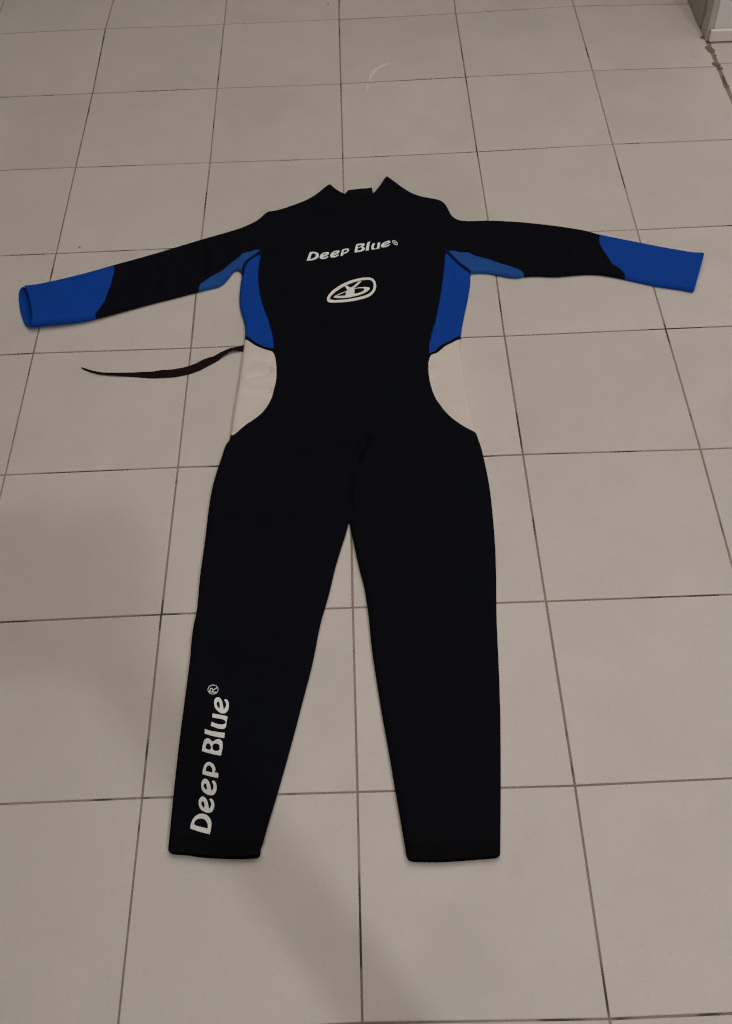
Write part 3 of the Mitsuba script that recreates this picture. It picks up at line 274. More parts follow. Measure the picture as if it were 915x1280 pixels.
                  [0.0656, 0.2711],[0.0658, 0.2729],[0.066, 0.2743],[0.0661, 0.2752],[0.0661, 0.2757],[0.0661, 0.2757],[0.0665, 0.2758],[0.0672, 0.276],[0.0684, 0.2762],[0.0699, 0.2766],[0.071, 0.2769],[0.0717, 0.2771],
                  [0.0721, 0.2772],[0.0721, 0.2772],[0.0721, 0.2767],[0.072, 0.2759],[0.0718, 0.2746],[0.0716, 0.273],[0.0713, 0.2709],[0.071, 0.2684],[0.0707, 0.2654],[0.0702, 0.2621],[0.0699, 0.2596],[0.0697, 0.2579],
                  [0.0696, 0.2571],[0.0696, 0.2571],[0.0693, 0.257],[0.0687, 0.2568],[0.0678, 0.2566],[0.0666, 0.2563],[0.0655, 0.256],[0.0644, 0.2558],[0.0634, 0.2557],[0.0624, 0.2556],[0.0614, 0.2555],[0.0602, 0.2552],
                  [0.059, 0.2549],[0.0577, 0.2544],[0.0565, 0.2542],[0.0554, 0.2541],[0.0544, 0.2543],[0.0536, 0.2547],[0.0529, 0.2553],[0.0524, 0.2561],[0.0521, 0.257],[0.0521, 0.2582],[0.0521, 0.2595],[0.0522, 0.261],
                  [0.0524, 0.2626],[0.0528, 0.2643],[0.0532, 0.266],[0.0536, 0.2678],[0.0542, 0.2695],[0.0548, 0.2712],[0.0552, 0.2724],[0.0556, 0.2733]]],
                [[[0.0855, 0.2802],[0.0869, 0.2805],[0.0881, 0.2807],[0.0892, 0.2807],[0.0903, 0.2805],[0.0912, 0.2802],[0.092, 0.2799],[0.0926, 0.2794],[0.093, 0.2788],[0.0932, 0.2782],[0.0932, 0.2775],[0.0931, 0.2767],
                  [0.0929, 0.2759],[0.0925, 0.2749],[0.0919, 0.274],[0.0911, 0.273],[0.0902, 0.272],[0.089, 0.271],[0.0878, 0.2701],[0.0866, 0.2693],[0.0854, 0.2685],[0.0842, 0.2679],[0.0831, 0.2673],[0.0819, 0.2667],
                  [0.0808, 0.2662],[0.0797, 0.2657],[0.079, 0.2653],[0.0789, 0.265],[0.0792, 0.2647],[0.08, 0.2644],[0.0808, 0.2643],[0.0817, 0.2643],[0.0825, 0.2643],[0.0833, 0.2644],[0.0842, 0.2647],[0.085, 0.265],
                  [0.0858, 0.2655],[0.0866, 0.2661],[0.0873, 0.2667],[0.0879, 0.2672],[0.0884, 0.2678],[0.0888, 0.2684],[0.0891, 0.2688],[0.0895, 0.269],[0.09, 0.269],[0.0904, 0.2689],[0.0907, 0.2687],[0.091, 0.2683],
                  [0.0912, 0.2678],[0.0913, 0.2673],[0.0912, 0.2666],[0.0909, 0.2658],[0.0904, 0.265],[0.0897, 0.264],[0.0889, 0.2632],[0.0879, 0.2624],[0.0869, 0.2617],[0.0857, 0.261],[0.0844, 0.2605],[0.083, 0.26],
                  [0.0814, 0.2596],[0.0797, 0.2594],[0.0782, 0.2592],[0.0768, 0.2593],[0.0756, 0.2596],[0.0746, 0.26],[0.0737, 0.2606],[0.073, 0.2614],[0.0725, 0.2623],[0.0721, 0.2634],[0.072, 0.2645],[0.0721, 0.2657],
                  [0.0724, 0.267],[0.073, 0.2684],[0.0737, 0.2697],[0.0745, 0.2711],[0.0754, 0.2724],[0.0764, 0.2738],[0.0776, 0.275],[0.0788, 0.2762],[0.0801, 0.2773],[0.0815, 0.2783],[0.0829, 0.2791],[0.0842, 0.2797]],
                 [[0.0858, 0.2757],[0.0865, 0.2754],[0.0868, 0.2751],[0.0867, 0.2746],[0.0863, 0.2741],[0.0854, 0.2734],[0.0844, 0.2728],[0.0833, 0.2722],[0.0821, 0.2717],[0.0808, 0.2711],[0.08, 0.2709],[0.0796, 0.271],
                  [0.0796, 0.2714],[0.0801, 0.2722],[0.0808, 0.2729],[0.0815, 0.2737],[0.0824, 0.2744],[0.0833, 0.2751],[0.0842, 0.2755],[0.0851, 0.2757]]],
                [[[0.107, 0.2663],[0.1063, 0.2653],[0.1054, 0.2648],[0.1043, 0.2646],[0.103, 0.2649],[0.1017, 0.2656],[0.1003, 0.2666],[0.0991, 0.268],[0.0979, 0.2696],[0.0969, 0.2713],[0.0962, 0.2732],[0.0957, 0.275],
                  [0.0955, 0.2768],[0.0957, 0.2783],[0.0961, 0.2796],[0.0968, 0.2805],[0.0977, 0.2811],[0.0988, 0.2812],[0.1001, 0.281],[0.1014, 0.2803],[0.1028, 0.2793],[0.1041, 0.2779],[0.1052, 0.2763],[0.1062, 0.2745],
                  [0.1069, 0.2727],[0.1074, 0.2708],[0.1076, 0.2691],[0.1074, 0.2676]],
                 [[0.1054, 0.2682],[0.1048, 0.2675],[0.1039, 0.2674],[0.1027, 0.2679],[0.1014, 0.2688],[0.1001, 0.2701],[0.099, 0.2717],[0.0981, 0.2735],[0.0976, 0.2751],[0.0974, 0.2766],[0.0977, 0.2777],[0.0983, 0.2783],
                  [0.0992, 0.2784],[0.1004, 0.278],[0.1017, 0.2771],[0.103, 0.2757],[0.1041, 0.2741],[0.105, 0.2724],[0.1055, 0.2707],[0.1057, 0.2693]]],
                [[[0.1043, 0.2696],[0.1036, 0.2694],[0.1024, 0.2702],[0.1009, 0.2717],[0.0997, 0.2735],[0.0989, 0.2752],[0.0988, 0.2763],[0.0995, 0.2764],[0.1007, 0.2757],[0.1022, 0.2742],[0.1035, 0.2723],[0.1042, 0.2707]]]],
 'emblem': {'ring': [[[-0.0379, 0.1121],[-0.037, 0.1156],[-0.0356, 0.1194],[-0.0338, 0.1233],[-0.0314, 0.1274],[-0.0285, 0.1318],[-0.0249, 0.1362],[-0.0207, 0.1407],[-0.0159, 0.1453],[-0.0104, 0.1499],[-0.0047, 0.1541],
                      [0.0011, 0.1578],[0.007, 0.161],[0.0131, 0.1636],[0.0191, 0.1658],[0.0249, 0.1674],[0.0305, 0.1685],[0.036, 0.1691],[0.0408, 0.1691],[0.0449, 0.1688],[0.0483, 0.1679],[0.051, 0.1665],[0.0533, 0.1645],
                      [0.0553, 0.162],[0.0569, 0.1588],[0.0582, 0.1551],[0.0591, 0.1511],[0.0595, 0.147],[0.0596, 0.1426],[0.0593, 0.1381],[0.0585, 0.1337],[0.0572, 0.1295],[0.0555, 0.1254],[0.0533, 0.1215],[0.0507, 0.1181],
                      [0.0477, 0.115],[0.0445, 0.1124],[0.0408, 0.1102],[0.0369, 0.1082],[0.0327, 0.1065],[0.0282, 0.1049],[0.0234, 0.1036],[0.0186, 0.1025],[0.0138, 0.1014],[0.009, 0.1005],[0.0042, 0.0997],[-0.0007, 0.0991],
                      [-0.0058, 0.0985],[-0.011, 0.098],[-0.0164, 0.0976],[-0.0211, 0.0975],[-0.0252, 0.0975],[-0.0287, 0.0978],[-0.0315, 0.0984],[-0.0339, 0.0993],[-0.0357, 0.1005],[-0.0371, 0.102],[-0.0379, 0.104],
                      [-0.0383, 0.1063],[-0.0383, 0.109]],
                     [[-0.0313, 0.1126],[-0.0304, 0.1151],[-0.029, 0.1179],[-0.027, 0.121],[-0.0245, 0.1245],[-0.0215, 0.1284],[-0.018, 0.1322],[-0.014, 0.1361],[-0.0096, 0.1399],[-0.0047, 0.1437],[0.0003, 0.1472],
                      [0.0055, 0.1505],[0.0108, 0.1535],[0.0163, 0.1563],[0.0217, 0.1585],[0.0268, 0.1601],[0.0319, 0.1611],[0.0367, 0.1615],[0.0408, 0.1616],[0.0441, 0.1613],[0.0467, 0.1606],[0.0485, 0.1596],[0.05, 0.1581],
                      [0.0513, 0.1561],[0.0524, 0.1536],[0.0532, 0.1506],[0.0537, 0.1475],[0.0538, 0.1442],[0.0536, 0.1407],[0.0531, 0.1371],[0.0523, 0.1338],[0.0511, 0.1307],[0.0497, 0.1278],[0.0479, 0.1252],[0.0458, 0.1228],
                      [0.0432, 0.1207],[0.0403, 0.1187],[0.037, 0.1169],[0.0333, 0.1153],[0.0294, 0.1138],[0.0252, 0.1125],[0.0207, 0.1114],[0.0161, 0.1103],[0.0115, 0.1094],[0.0067, 0.1085],[0.002, 0.1077],[-0.003, 0.107],
                      [-0.0081, 0.1065],[-0.0133, 0.106],[-0.0187, 0.1056],[-0.0231, 0.1055],[-0.0265, 0.1058],[-0.029, 0.1065],[-0.0304, 0.1075],[-0.0313, 0.1088],[-0.0316, 0.1105]]],
            'lens': [[[-0.0241, 0.1168],[-0.0208, 0.1198],[-0.0173, 0.1227],[-0.0136, 0.1253],[-0.0097, 0.1277],[-0.0057, 0.1299],[-0.0018, 0.1318],[0.002, 0.1336],[0.0057, 0.1351],[0.0092, 0.1364],[0.0129, 0.1377],
                      [0.0168, 0.1388],[0.0208, 0.1398],[0.0251, 0.1407],[0.0291, 0.1413],[0.0331, 0.1415],[0.0368, 0.1414],[0.0404, 0.1409],[0.0433, 0.1402],[0.0455, 0.1393],[0.0469, 0.1381],[0.0477, 0.1368],[0.0477, 0.1352],
                      [0.0471, 0.1334],[0.0457, 0.1312],[0.0437, 0.1288],[0.0412, 0.1265],[0.0384, 0.1243],[0.0351, 0.1222],[0.0315, 0.1202],[0.0276, 0.1183],[0.0233, 0.1166],[0.0188, 0.115],[0.014, 0.1136],[0.009, 0.1125],
                      [0.004, 0.1116],[-0.0013, 0.1109],[-0.0067, 0.1106],[-0.0116, 0.1104],[-0.0161, 0.1105],[-0.0201, 0.1108],[-0.0237, 0.1114],[-0.0256, 0.1126],[-0.0257, 0.1144]],
                     [[-0.0195, 0.1174],[-0.0195, 0.1174],[-0.0149, 0.1204],[-0.0057, 0.1263],[-0.0011, 0.1293],[-0.0011, 0.1293],[-0.0014, 0.1266],[-0.0019, 0.1212],[-0.0022, 0.1185],[-0.0022, 0.1185],[-0.0065, 0.1182],
                      [-0.0151, 0.1177]],
                     [[0.0168, 0.1365],[0.0168, 0.1365],[0.0208, 0.1368],[0.0286, 0.1374],[0.0335, 0.1366],[0.0355, 0.1345],[0.0348, 0.1317],[0.0315, 0.1283],[0.0265, 0.1255],[0.0199, 0.1232],[0.0166, 0.122],[0.0166, 0.122],
                      [0.0166, 0.1256],[0.0168, 0.1328]]],
            'arms': [[[-0.0033, 0.1453],[-0.0033, 0.1453],[-0.0021, 0.1459],[0.0002, 0.147],[0.0036, 0.1454],[0.0079, 0.1409],[0.0137, 0.1436],[0.0209, 0.1533],[0.0245, 0.1583],[0.0245, 0.1583],[0.0264, 0.1583],[0.03, 0.1585],
                      [0.0318, 0.1585],[0.0318, 0.1585],[0.0274, 0.1527],[0.0187, 0.141],[0.0117, 0.134],[0.0062, 0.1316],[0.0018, 0.1341],[-0.0016, 0.1416]]]},
 'mark': [[[0.0657, 0.8973],[0.0696, 0.9214],[0.0778, 0.9419],[0.0872, 0.9553],[0.1017, 0.9686],[0.1173, 0.9769]],[[0.0625, 0.8863],[0.0614, 0.8742],[0.061, 0.8603]]],
 'specks': [[-0.5529, 0.3158],[-0.0314, 1.2785]],
 'dirt': [[0.8977, 0.9839],[0.903, 0.9724],[0.8986, 0.909],[0.9044, 0.905],[0.9064, 0.8888],[0.9069, 0.9464],[0.9041, 0.8122],[0.9018, 0.8227],[0.8946, 1.033],[0.9034, 1.0191]],
 'dirt_scuff': [[0.8499, 0.9656],[0.8511, 0.9436],[0.8601, 0.9447],[0.873, 0.9509]],
 'wall_line': [[0.8916, 1.2195],[0.8954, 1.0368],[0.9027, 0.9105],[0.9083, 0.7779]],
 'pier_corner': [0.9065, 1.0019]}

np.random.seed(7)
rng = np.random.default_rng(7)


# ------------------------------------------------------------------ materials
def rgb(*v):
    return {'type': 'rgb', 'value': list(v)}


def tile_material(tone, seed):
    def colour(p, n, uv):
        cloud = mikit.fbm(p.x * 14 + seed * 9.7, p.y * 14, 3.0, 4)
        grain = mikit.noise(p.x * 420, p.y * 420, seed)
        fine = mikit.noise(p.x * 1300, p.y * 1300, 5)
        pink = mikit.fbm(p.x * 9 + 31, p.y * 9 + seed * 3.1, 8.0, 3)
        base = mikit.mix((0.580, 0.529, 0.472), (0.658, 0.597, 0.537), cloud)
        base = mikit.mix(base, mi.Color3f(0.640, 0.563, 0.515), 0.45 * pink)
        speck = mikit.smoothstep(0.86, 0.93, mikit.noise(p.x * 210 + 7, p.y * 210, 2.0 + seed))
        stain = mikit.smoothstep(0.52, 0.75, mikit.fbm(p.x * 4.3 + 11 + seed, p.y * 4.3, 6.0, 4))
        base = base * (0.975 + 0.03 * grain + 0.02 * fine) * (1 - 0.045 * stain)
        return mikit.mix(base, mi.Color3f(0.44, 0.39, 0.33), 0.12 * speck) * tone

    def rough(p, n, uv):
        return 0.30 + 0.12 * mikit.fbm(p.x * 11, p.y * 11, seed, 3)

    return {'type': 'principled', 'base_color': mikit.proc(colour), 'roughness': mikit.proc(rough), 'specular': 0.45}


for i, tone in enumerate((1.0, 0.978, 1.016, 0.990)):
    scene[f'mat_tile_{i}'] = tile_material(tone, i)


def grout_colour(p, n, uv):
    dirt = mikit.smoothstep(0.58, 0.72, mikit.fbm(p.x * 17, p.y * 17, 4.0, 3))
    tone = mikit.fbm(p.x * 5 + 40, p.y * 5, 9.0, 3)
    base = mikit.mix((0.215, 0.162, 0.126), (0.410, 0.332, 0.268), tone)
    return mikit.mix(base, mi.Color3f(0.060, 0.046, 0.035), 0.85 * dirt)


scene['mat_grout'] = {'type': 'diffuse', 'reflectance': mikit.proc(grout_colour)}


def cloth(colour, rough=0.8, spread=0.25, bump=0.00012, sheen=0.0):
    c = mi.Color3f(*colour)

    def tint(p, n, uv):
        v = mikit.fbm(p.x * 22, p.y * 22, 1.5, 3)
        weave = mikit.noise(p.x * 900, p.y * 900, p.z * 900)
        return c * ((1 - spread / 2) + spread * (0.65 * v + 0.35 * weave))

    def relief(p, n, uv):
        return bump * mikit.noise(p.x * 620, p.y * 620, 0.0) + 0.5 * bump * mikit.noise(p.x * 240, p.y * 240, 3.0)

    return {'type': 'twosided', 'b': {'type': 'bumpmap', 'arbitrary': mikit.proc(relief, 4e-4), 'scale': 1.0,
            'bsdf': {'type': 'principled', 'base_color': mikit.proc(tint), 'roughness': rough, 'specular': 0.04, 'sheen': sheen}}}


scene['mat_black'] = cloth((0.0054, 0.0059, 0.0088), 0.9)
scene['mat_edge'] = cloth((0.0050, 0.0045, 0.0050), 0.85)
scene['mat_blue'] = cloth((0.0072, 0.0600, 0.352), 0.7, 0.30)
scene['mat_pale_blue'] = cloth((0.0195, 0.085, 0.310), 0.75)
scene['mat_navy'] = cloth((0.0040, 0.010, 0.050), 0.8)
scene['mat_white'] = cloth((0.725, 0.635, 0.570), 0.8, 0.09)
scene['mat_tape'] = cloth((0.0120, 0.0085, 0.0072), 0.75, 0.5)
scene['mat_tab'] = cloth((0.0075, 0.0066, 0.0060), 0.8, 0.5)
scene['mat_print'] = cloth((0.880, 0.880, 0.860), 0.6, 0.06)
scene['mat_print_cream'] = cloth((0.850, 0.830, 0.760), 0.6, 0.08)


def plaster(c, seed, spread=0.12):
    c = mi.Color3f(*c)
    return {'type': 'diffuse', 'reflectance': mikit.proc(lambda p, n, uv: c * (1 - spread / 2 + spread * mikit.fbm(p.x * 40 + seed, p.y * 40, p.z * 40, 4)))}


scene['mat_wall'] = plaster((0.84, 0.80, 0.76), 1, 0.06)
scene['mat_grey_paint'] = plaster((0.43, 0.41, 0.365), 5, 0.14)
scene['mat_strip'] = plaster((0.85, 0.78, 0.71), 9, 0.08)
scene['mat_plaster'] = plaster((0.56, 0.51, 0.46), 13, 0.25)
scene['mat_dirt'] = plaster((0.22, 0.175, 0.135), 17, 0.8)
scene['mat_pale_mark'] = {'type': 'diffuse', 'reflectance': mikit.proc(lambda p, n, uv: mi.Color3f(0.79, 0.74, 0.68) * (0.86 + 0.16 * mikit.fbm(p.x * 300, p.y * 300, 2.0, 3)))}


# ------------------------------------------------------------------ helpers
def numbered(key):
    if key not in scene:
        return key
    i = 1
    while f'{key}_{i:03d}' in scene:
        i += 1
    return f'{key}_{i:03d}'


def add(key, mesh, mat, label=None, smooth=35):
    key = numbered(key)
    scene[key] = mikit.ply(mesh, mat, smooth=smooth)
    if label:
        labels[key] = {'label': label}
    return key


def chaikin(pts, n=2, closed=False):
    p = np.asarray(pts, float)
    for _ in range(n):
        if closed:
            nx = np.roll(p, -1, 0)
            p = np.stack([.75 * p + .25 * nx, .25 * p + .75 * nx], 1).reshape(-1, 2)
        else:
            q = np.stack([.75 * p[:-1] + .25 * p[1:], .25 * p[:-1] + .75 * p[1:]], 1).reshape(-1, p.shape[1])
            p = np.vstack([p[:1], q[1:-1], p[-1:]])
    return p


# ------------------------------------------------------------------ the floor: a grout bed with single tiles in it
JO = DATA['joints']


def joint(c, r):
    if (c, r) in JO:
        return np.array(JO[(c, r)])
    return np.array([(c - 2) * 0.3, (4 - r) * 0.3])


def slab(quad, gap=0.0015, chamfer=0.0007, top=0.0, deep=0.0016, tilt=(0, 0)):
    q = Polygon(quad).buffer(-gap, join_style='mitre')
    a = np.array(q.exterior.coords)[:-1]
    b = np.array(q.buffer(-chamfer, join_style='mitre').exterior.coords)[:-1]
    if len(a) != 4 or len(b) != 4:
        raise ValueError('tile')
    i0 = np.argmin(((b - a[0]) ** 2).sum(1))
    b = np.roll(b, -i0, 0)
    ce = a.mean(0)
    zt = lambda w: top + (w - ce) @ np.array(tilt)
    v = np.vstack([np.c_[b, zt(b)], np.c_[a, zt(a) - chamfer * 0.7], np.c_[a, np.full(4, top - deep - 0.0012)]])
    if Polygon(a).exterior.is_ccw:
        f = [[0, 1, 2], [0, 2, 3]]
        order = range(4)
    else:
        f = [[0, 2, 1], [0, 3, 2]]
        order = None
    for k in range(4):
        m = (k + 1) % 4
        for lo, hi in ((4, 0), (8, 4)):
            if order is not None:
                f += [[lo + k, lo + m, hi + m], [lo + k, hi + m, hi + k]]
            else:
                f += [[lo + m, lo + k, hi + k], [lo + m, hi + k, hi + m]]
    return trimesh.Trimesh(v, f, process=False)


bed = trimesh.creation.box([3.9, 6.0, 0.02])
bed.apply_translation([-0.15, 0.6, -0.0109])
scene['floor'] = mikit.ply(bed, 'mat_grout')
labels['floor'] = {'label': 'pale beige ceramic tile floor with dark dirty joints', 'kind': 'structure'}
for r in range(-8, 12):
    for c in range(-5, 5):
        quad = [joint(c, r), joint(c + 1, r), joint(c + 1, r + 1), joint(c, r + 1)]
        tl = rng.normal(0, 0.0006, 2)
        add('floor__tile', slab(quad, gap=rng.uniform(0.0012, 0.0018), tilt=np.clip(tl, -.0012, .0012)), f'mat_tile_{rng.integers(4)}', smooth=False)
    for c in (5, 6, 7):          # past the dirty joint the floor runs on under the pier
        quad = [joint(c, r) + [0.006 * (c == 5), 0.011], joint(c + 1, r) + [0, 0.011], joint(c + 1, r + 1) + [0, 0.011], joint(c, r + 1) + [0.006 * (c == 5), 0.011]]
        add('floor__tile', slab(quad, top=0.0012), 'mat_tile_1', smooth=False)


def blob(c, r, h, seed, stretch=(1, 1), rot=0.0):
    m = trimesh.creation.icosphere(subdivisions=3, radius=1.0)
    v = m.vertices * (0.65 + 0.7 * meshkit.fbm(m.vertices * 1.7 + seed * 11.3, 3)[:, None])
    v = v * [r * stretch[0], r * stretch[1], h]
    cr, sr = math.cos(rot), math.sin(rot)
    v = np.c_[v[:, 0] * cr - v[:, 1] * sr, v[:, 0] * sr + v[:, 1] * cr, v[:, 2]]
    return trimesh.Trimesh(v + [c[0], c[1], 0.0], m.faces, process=False)


for i, c in enumerate(DATA['specks']):
    add('floor__dirt_speck', blob(c, 0.0026, 0.0012, i, (1.2, 0.8)), 'mat_dirt')
for i, (c, r) in enumerate(zip(DATA['dirt'], (0.007, 0.009, 0.007, 0.006, 0.006, 0.003, 0.006, 0.004, 0.005, 0.005))):
    add('floor__dirt_clump', blob(c, r, 0.0025, i + 5, (1, 1.3), 0.3 * i), 'mat_dirt')


def ribbon_on_floor(pts, width, z, wob=0.3, seed=0):
    line = LineString(chaikin(pts, 3))
    n = 60
    s = np.linspace(0, 1, n)
    q = np.array([line.interpolate(t, normalized=True).coords[0] for t in s])
    tg = np.gradient(q, axis=0)
    tg /= np.linalg.norm(tg, axis=1, keepdims=True)
    nm = np.c_[-tg[:, 1], tg[:, 0]]
    w = width / 2 * (np.sin(np.pi * np.clip(s, 0.02, 0.98)) ** 0.45) * (1 - wob / 2 + wob * meshkit.noise(np.c_[s * 14, s * 0 + seed, s * 0]))
    v = np.vstack([np.c_[q + nm * w[:, None], np.full(n, z * 0.3)], np.c_[q, np.full(n, z)], np.c_[q - nm * w[:, None], np.full(n, z * 0.3)]])
    f = []
    for k in range(n - 1):
        for a in (0, n):
            f += [[a + k, a + n + k, a + n + k + 1], [a + k, a + n + k + 1, a + k + 1]]
    return trimesh.Trimesh(v, np.array(f)[:, ::-1] if np.cross(q[1] - q[0], nm[0]) < 0 else np.array(f), process=False)


for i, (pts, w) in enumerate(zip(DATA['mark'], (0.0095, 0.006))):  # thin pale ribbons following a curve over the tiles
    add('floor__pale_mark', ribbon_on_floor(pts, w, 0.0008, 0.5, i), 'mat_pale_mark', 'thin pale curved mark on the tiles above the collar' if i == 0 else None)
add('floor__dirt_smear', ribbon_on_floor(DATA['dirt_scuff'], 0.006, 0.0008, 0.6, 3), 'mat_plaster')

# ------------------------------------------------------------------ the white pier at the far right corner
px, py = DATA['pier_corner']
labels['wall_pier'] = {'label': 'white wall pier with a low base strip at the far right corner of the floor', 'category': 'wall'}


def slab_box(x0, x1, y0, y1, z0, z1, bevel=0.0):
    m = trimesh.creation.box([x1 - x0, y1 - y0, z1 - z0])
    m.apply_translation([(x0 + x1) / 2, (y0 + y1) / 2, (z0 + z1) / 2])
    if bevel:
        pts = []
        for a in (x0 + bevel, x1 - bevel):
            for b in (y0 + bevel, y1 - bevel):
                for c in (z0 + bevel, z1 - bevel):
                    s = trimesh.creation.icosphere(subdivisions=2, radius=bevel)
                    pts.append(s.vertices + [a, b, c])
        m = trimesh.convex.convex_hull(np.vstack(pts))
    return m


add('wall_pier__body', slab_box(px + 0.004, px + 0.9, py + 0.012, py + 1.1, 0.0015, 2.4, 0.006), 'mat_wall')
add('wall_pier__base_strip', slab_box(px - 0.004, px + 0.9, py - 0.002, py + 0.009, 0.006, 0.034, 0.002), 'mat_strip')
# grey painted skirting along the side face, then a strip of bare plaster at the corner
side = slab_box(px - 0.012, px + 0.003, py + 0.075, py + 1.1, 0.0015, 1.2, 0.002)
add('wall_pier__skirting', side, 'mat_grey_paint')
zs = np.linspace(0, 0.6, 40)
wav = 0.062 + 0.03 * (meshkit.fbm(np.c_[zs * 22, zs * 0, zs * 0 + 3], 3) - 0.5)
edge = Polygon(np.vstack([np.c_[wav, zs], [[0.012, 0.6], [0.012, 0.0]]]))
pl = trimesh.creation.extrude_polygon(edge, 0.012)
pl.apply_transform(np.array([[0, 0, -1, px + 0.003], [1, 0, 0, py], [0, 1, 0, 0.0015], [0, 0, 0, 1.0]]))
if pl.volume < 0:
    pl.invert()
add('wall_pier__plaster_edge', pl, 'mat_plaster')

# ------------------------------------------------------------------ the wetsuit
OUT = DATA['outline']
order = ['neck_mouth', 'right_upper_edge', 'right_cuff_mouth', 'right_under_edge', 'right_side', 'right_hem_mouth', 'inseam', 'left_hem_mouth', 'left_side', 'left_cuff_mouth', 'left_upper_edge']
ring, closed_edges, prev = [], [], None
for k, name in enumerate(order):
    pts = chaikin(OUT[name], 2)
    ring.append(pts)
first = [r[0] for r in ring]
for k, name in enumerate(order):
    if 'mouth' not in name:
        before, after = ring[k - 1][-1:], ring[(k + 1) % len(order)][:1]
        closed_edges.append(LineString(np.vstack([before, ring[k], after])))
SUIT = Polygon(np.vstack(ring)).buffer(0)
if SUIT.geom_type != 'Polygon':
    SUIT = max(SUIT.geoms, key=lambda g: g.area)
EDGES = MultiLineString(closed_edges)
GROOVES = {k: LineString(chaikin(v, 2)) for k, v in DATA['grooves'].items()}
shapely.prepare(SUIT)


FOLDS = [(LineString(chaikin(q, 2)), d, h) for q, d, h in DATA['folds']]


def ss(a, b, x):
    t = np.clip((x - a) / (b - a), 0, 1)
    return t * t * (3 - 2 * t)


def profile(xy):
    """Distance from the folded edge, full height and the height of the fold's roundest point."""
    x, y = xy[:, 0], xy[:, 1]
    pt = shapely.points(xy)
    d = shapely.distance(pt, EDGES)
    d = np.where(shapely.contains_xy(SUIT, x, y), d, np.where(shapely.distance(pt, SUIT) < 0.0008, d, 0))
    H = 0.0112 + 0.0 * x
    H += 0.0135 * ss(-0.36, -0.62, x)                    # the wrist on the left of the picture stands open
    H += 0.0015 * ss(0.45, 0.70, x)
    H += 0.0020 * ss(-0.80, -0.98, y)                    # ankles
    H += 0.0060 * ss(0.40, 0.49, y) * (np.abs(x) < 0.25)    # collar
    return pt, d, H, (0.42 + 0.2 * ss(-0.36, -0.62, x)) * H


def under_z(xy):
    """Height of the underside: the folded edge curls up off the floor."""
    pt, d, H, mid = profile(xy)
    u = np.clip(d / (mid * 1.1), 0, 1)
    z = mid - (mid - 0.0004) * np.sqrt(np.maximum(1 - (1 - u) ** 2, 0))
    return np.where(shapely.distance(pt, SUIT) < 0.0008, z, 0.0004)


def top_z(xy):
    """Height of the suit's upper layer over the floor."""
    x, y = xy[:, 0], xy[:, 1]
    pt, d, H, mid = profile(xy)
    w = np.maximum((H - mid) * 1.5, 0.008)
    u = np.clip(d / w, 0, 1)
    z = mid + 0.0002 + (H - mid) * np.sqrt(np.maximum(1 - (1 - u) ** 2, 0))
    soft = ss(0.004, 0.04, d)
    p3 = np.c_[xy, 0 * x]
    z += soft * 0.0060 * (meshkit.fbm(p3 * [9, 7, 1] + 4.2, 3) - 0.5)
    z += soft * 0.0028 * (meshkit.fbm(p3 * [26, 34, 1] + 9.1, 2) - 0.5)
    # creases: across the waist, fanning from the armpits, along the arms
    wl = np.exp(-((np.abs(x + 0.005) - 0.17) / 0.06) ** 2) * np.exp(-((y + 0.02) / 0.11) ** 2)
    z += soft * wl * 0.0022 * np.sin(y * 150 + 5 * meshkit.noise(p3 * [12, 8, 1] + 2.0) + 14 * x)
    for ax, ay in ((-0.185, 0.215), (0.215, 0.205)):
        dx, dy = x - ax, y - ay
        rr = np.hypot(dx, dy) + 1e-6
        z += soft * 0.0022 * ss(0.02, 0.06, rr) * np.exp(-(rr / 0.11) ** 2) * np.sin(9 * np.arctan2(dy, dx) + 1.3)
    for line, deep, half in FOLDS:
        dist = shapely.distance(pt, line)
        z -= soft * deep * np.exp(-(dist / half) ** 2)
        z += soft * 0.5 * deep * np.exp(-((dist - 2 * half) / half) ** 2)
    for k, line in GROOVES.items():
        dist = shapely.distance(pt, line)
        if k == 'crotch_crease':
            z -= soft * 0.0065 * np.exp(-(dist / 0.0042) ** 2)
        elif k == 'crotch_pocket':
            z += soft * 0.0075 * np.exp(-(dist / 0.026) ** 2)
            z -= soft * 0.0170 * np.exp(-(dist / 0.0105) ** 2)
        else:
            z -= 0.0006 * np.exp(-(dist / 0.0022) ** 2) * ss(0.0, 0.006, d)
    return np.maximum(z, np.where(d > 0.004, 0.0022, mid + 0.0002))


near_edge = [np.array(g.coords) for dd in (0.0005, 0.0014, 0.003, 0.0052, 0.0085, 0.013) for g in
             (lambda b: getattr(b, 'geoms', [b]))(SUIT.buffer(-dd)) for g in [g.exterior.segmentize(0.004)]]
near_edge = np.vstack(near_edge)


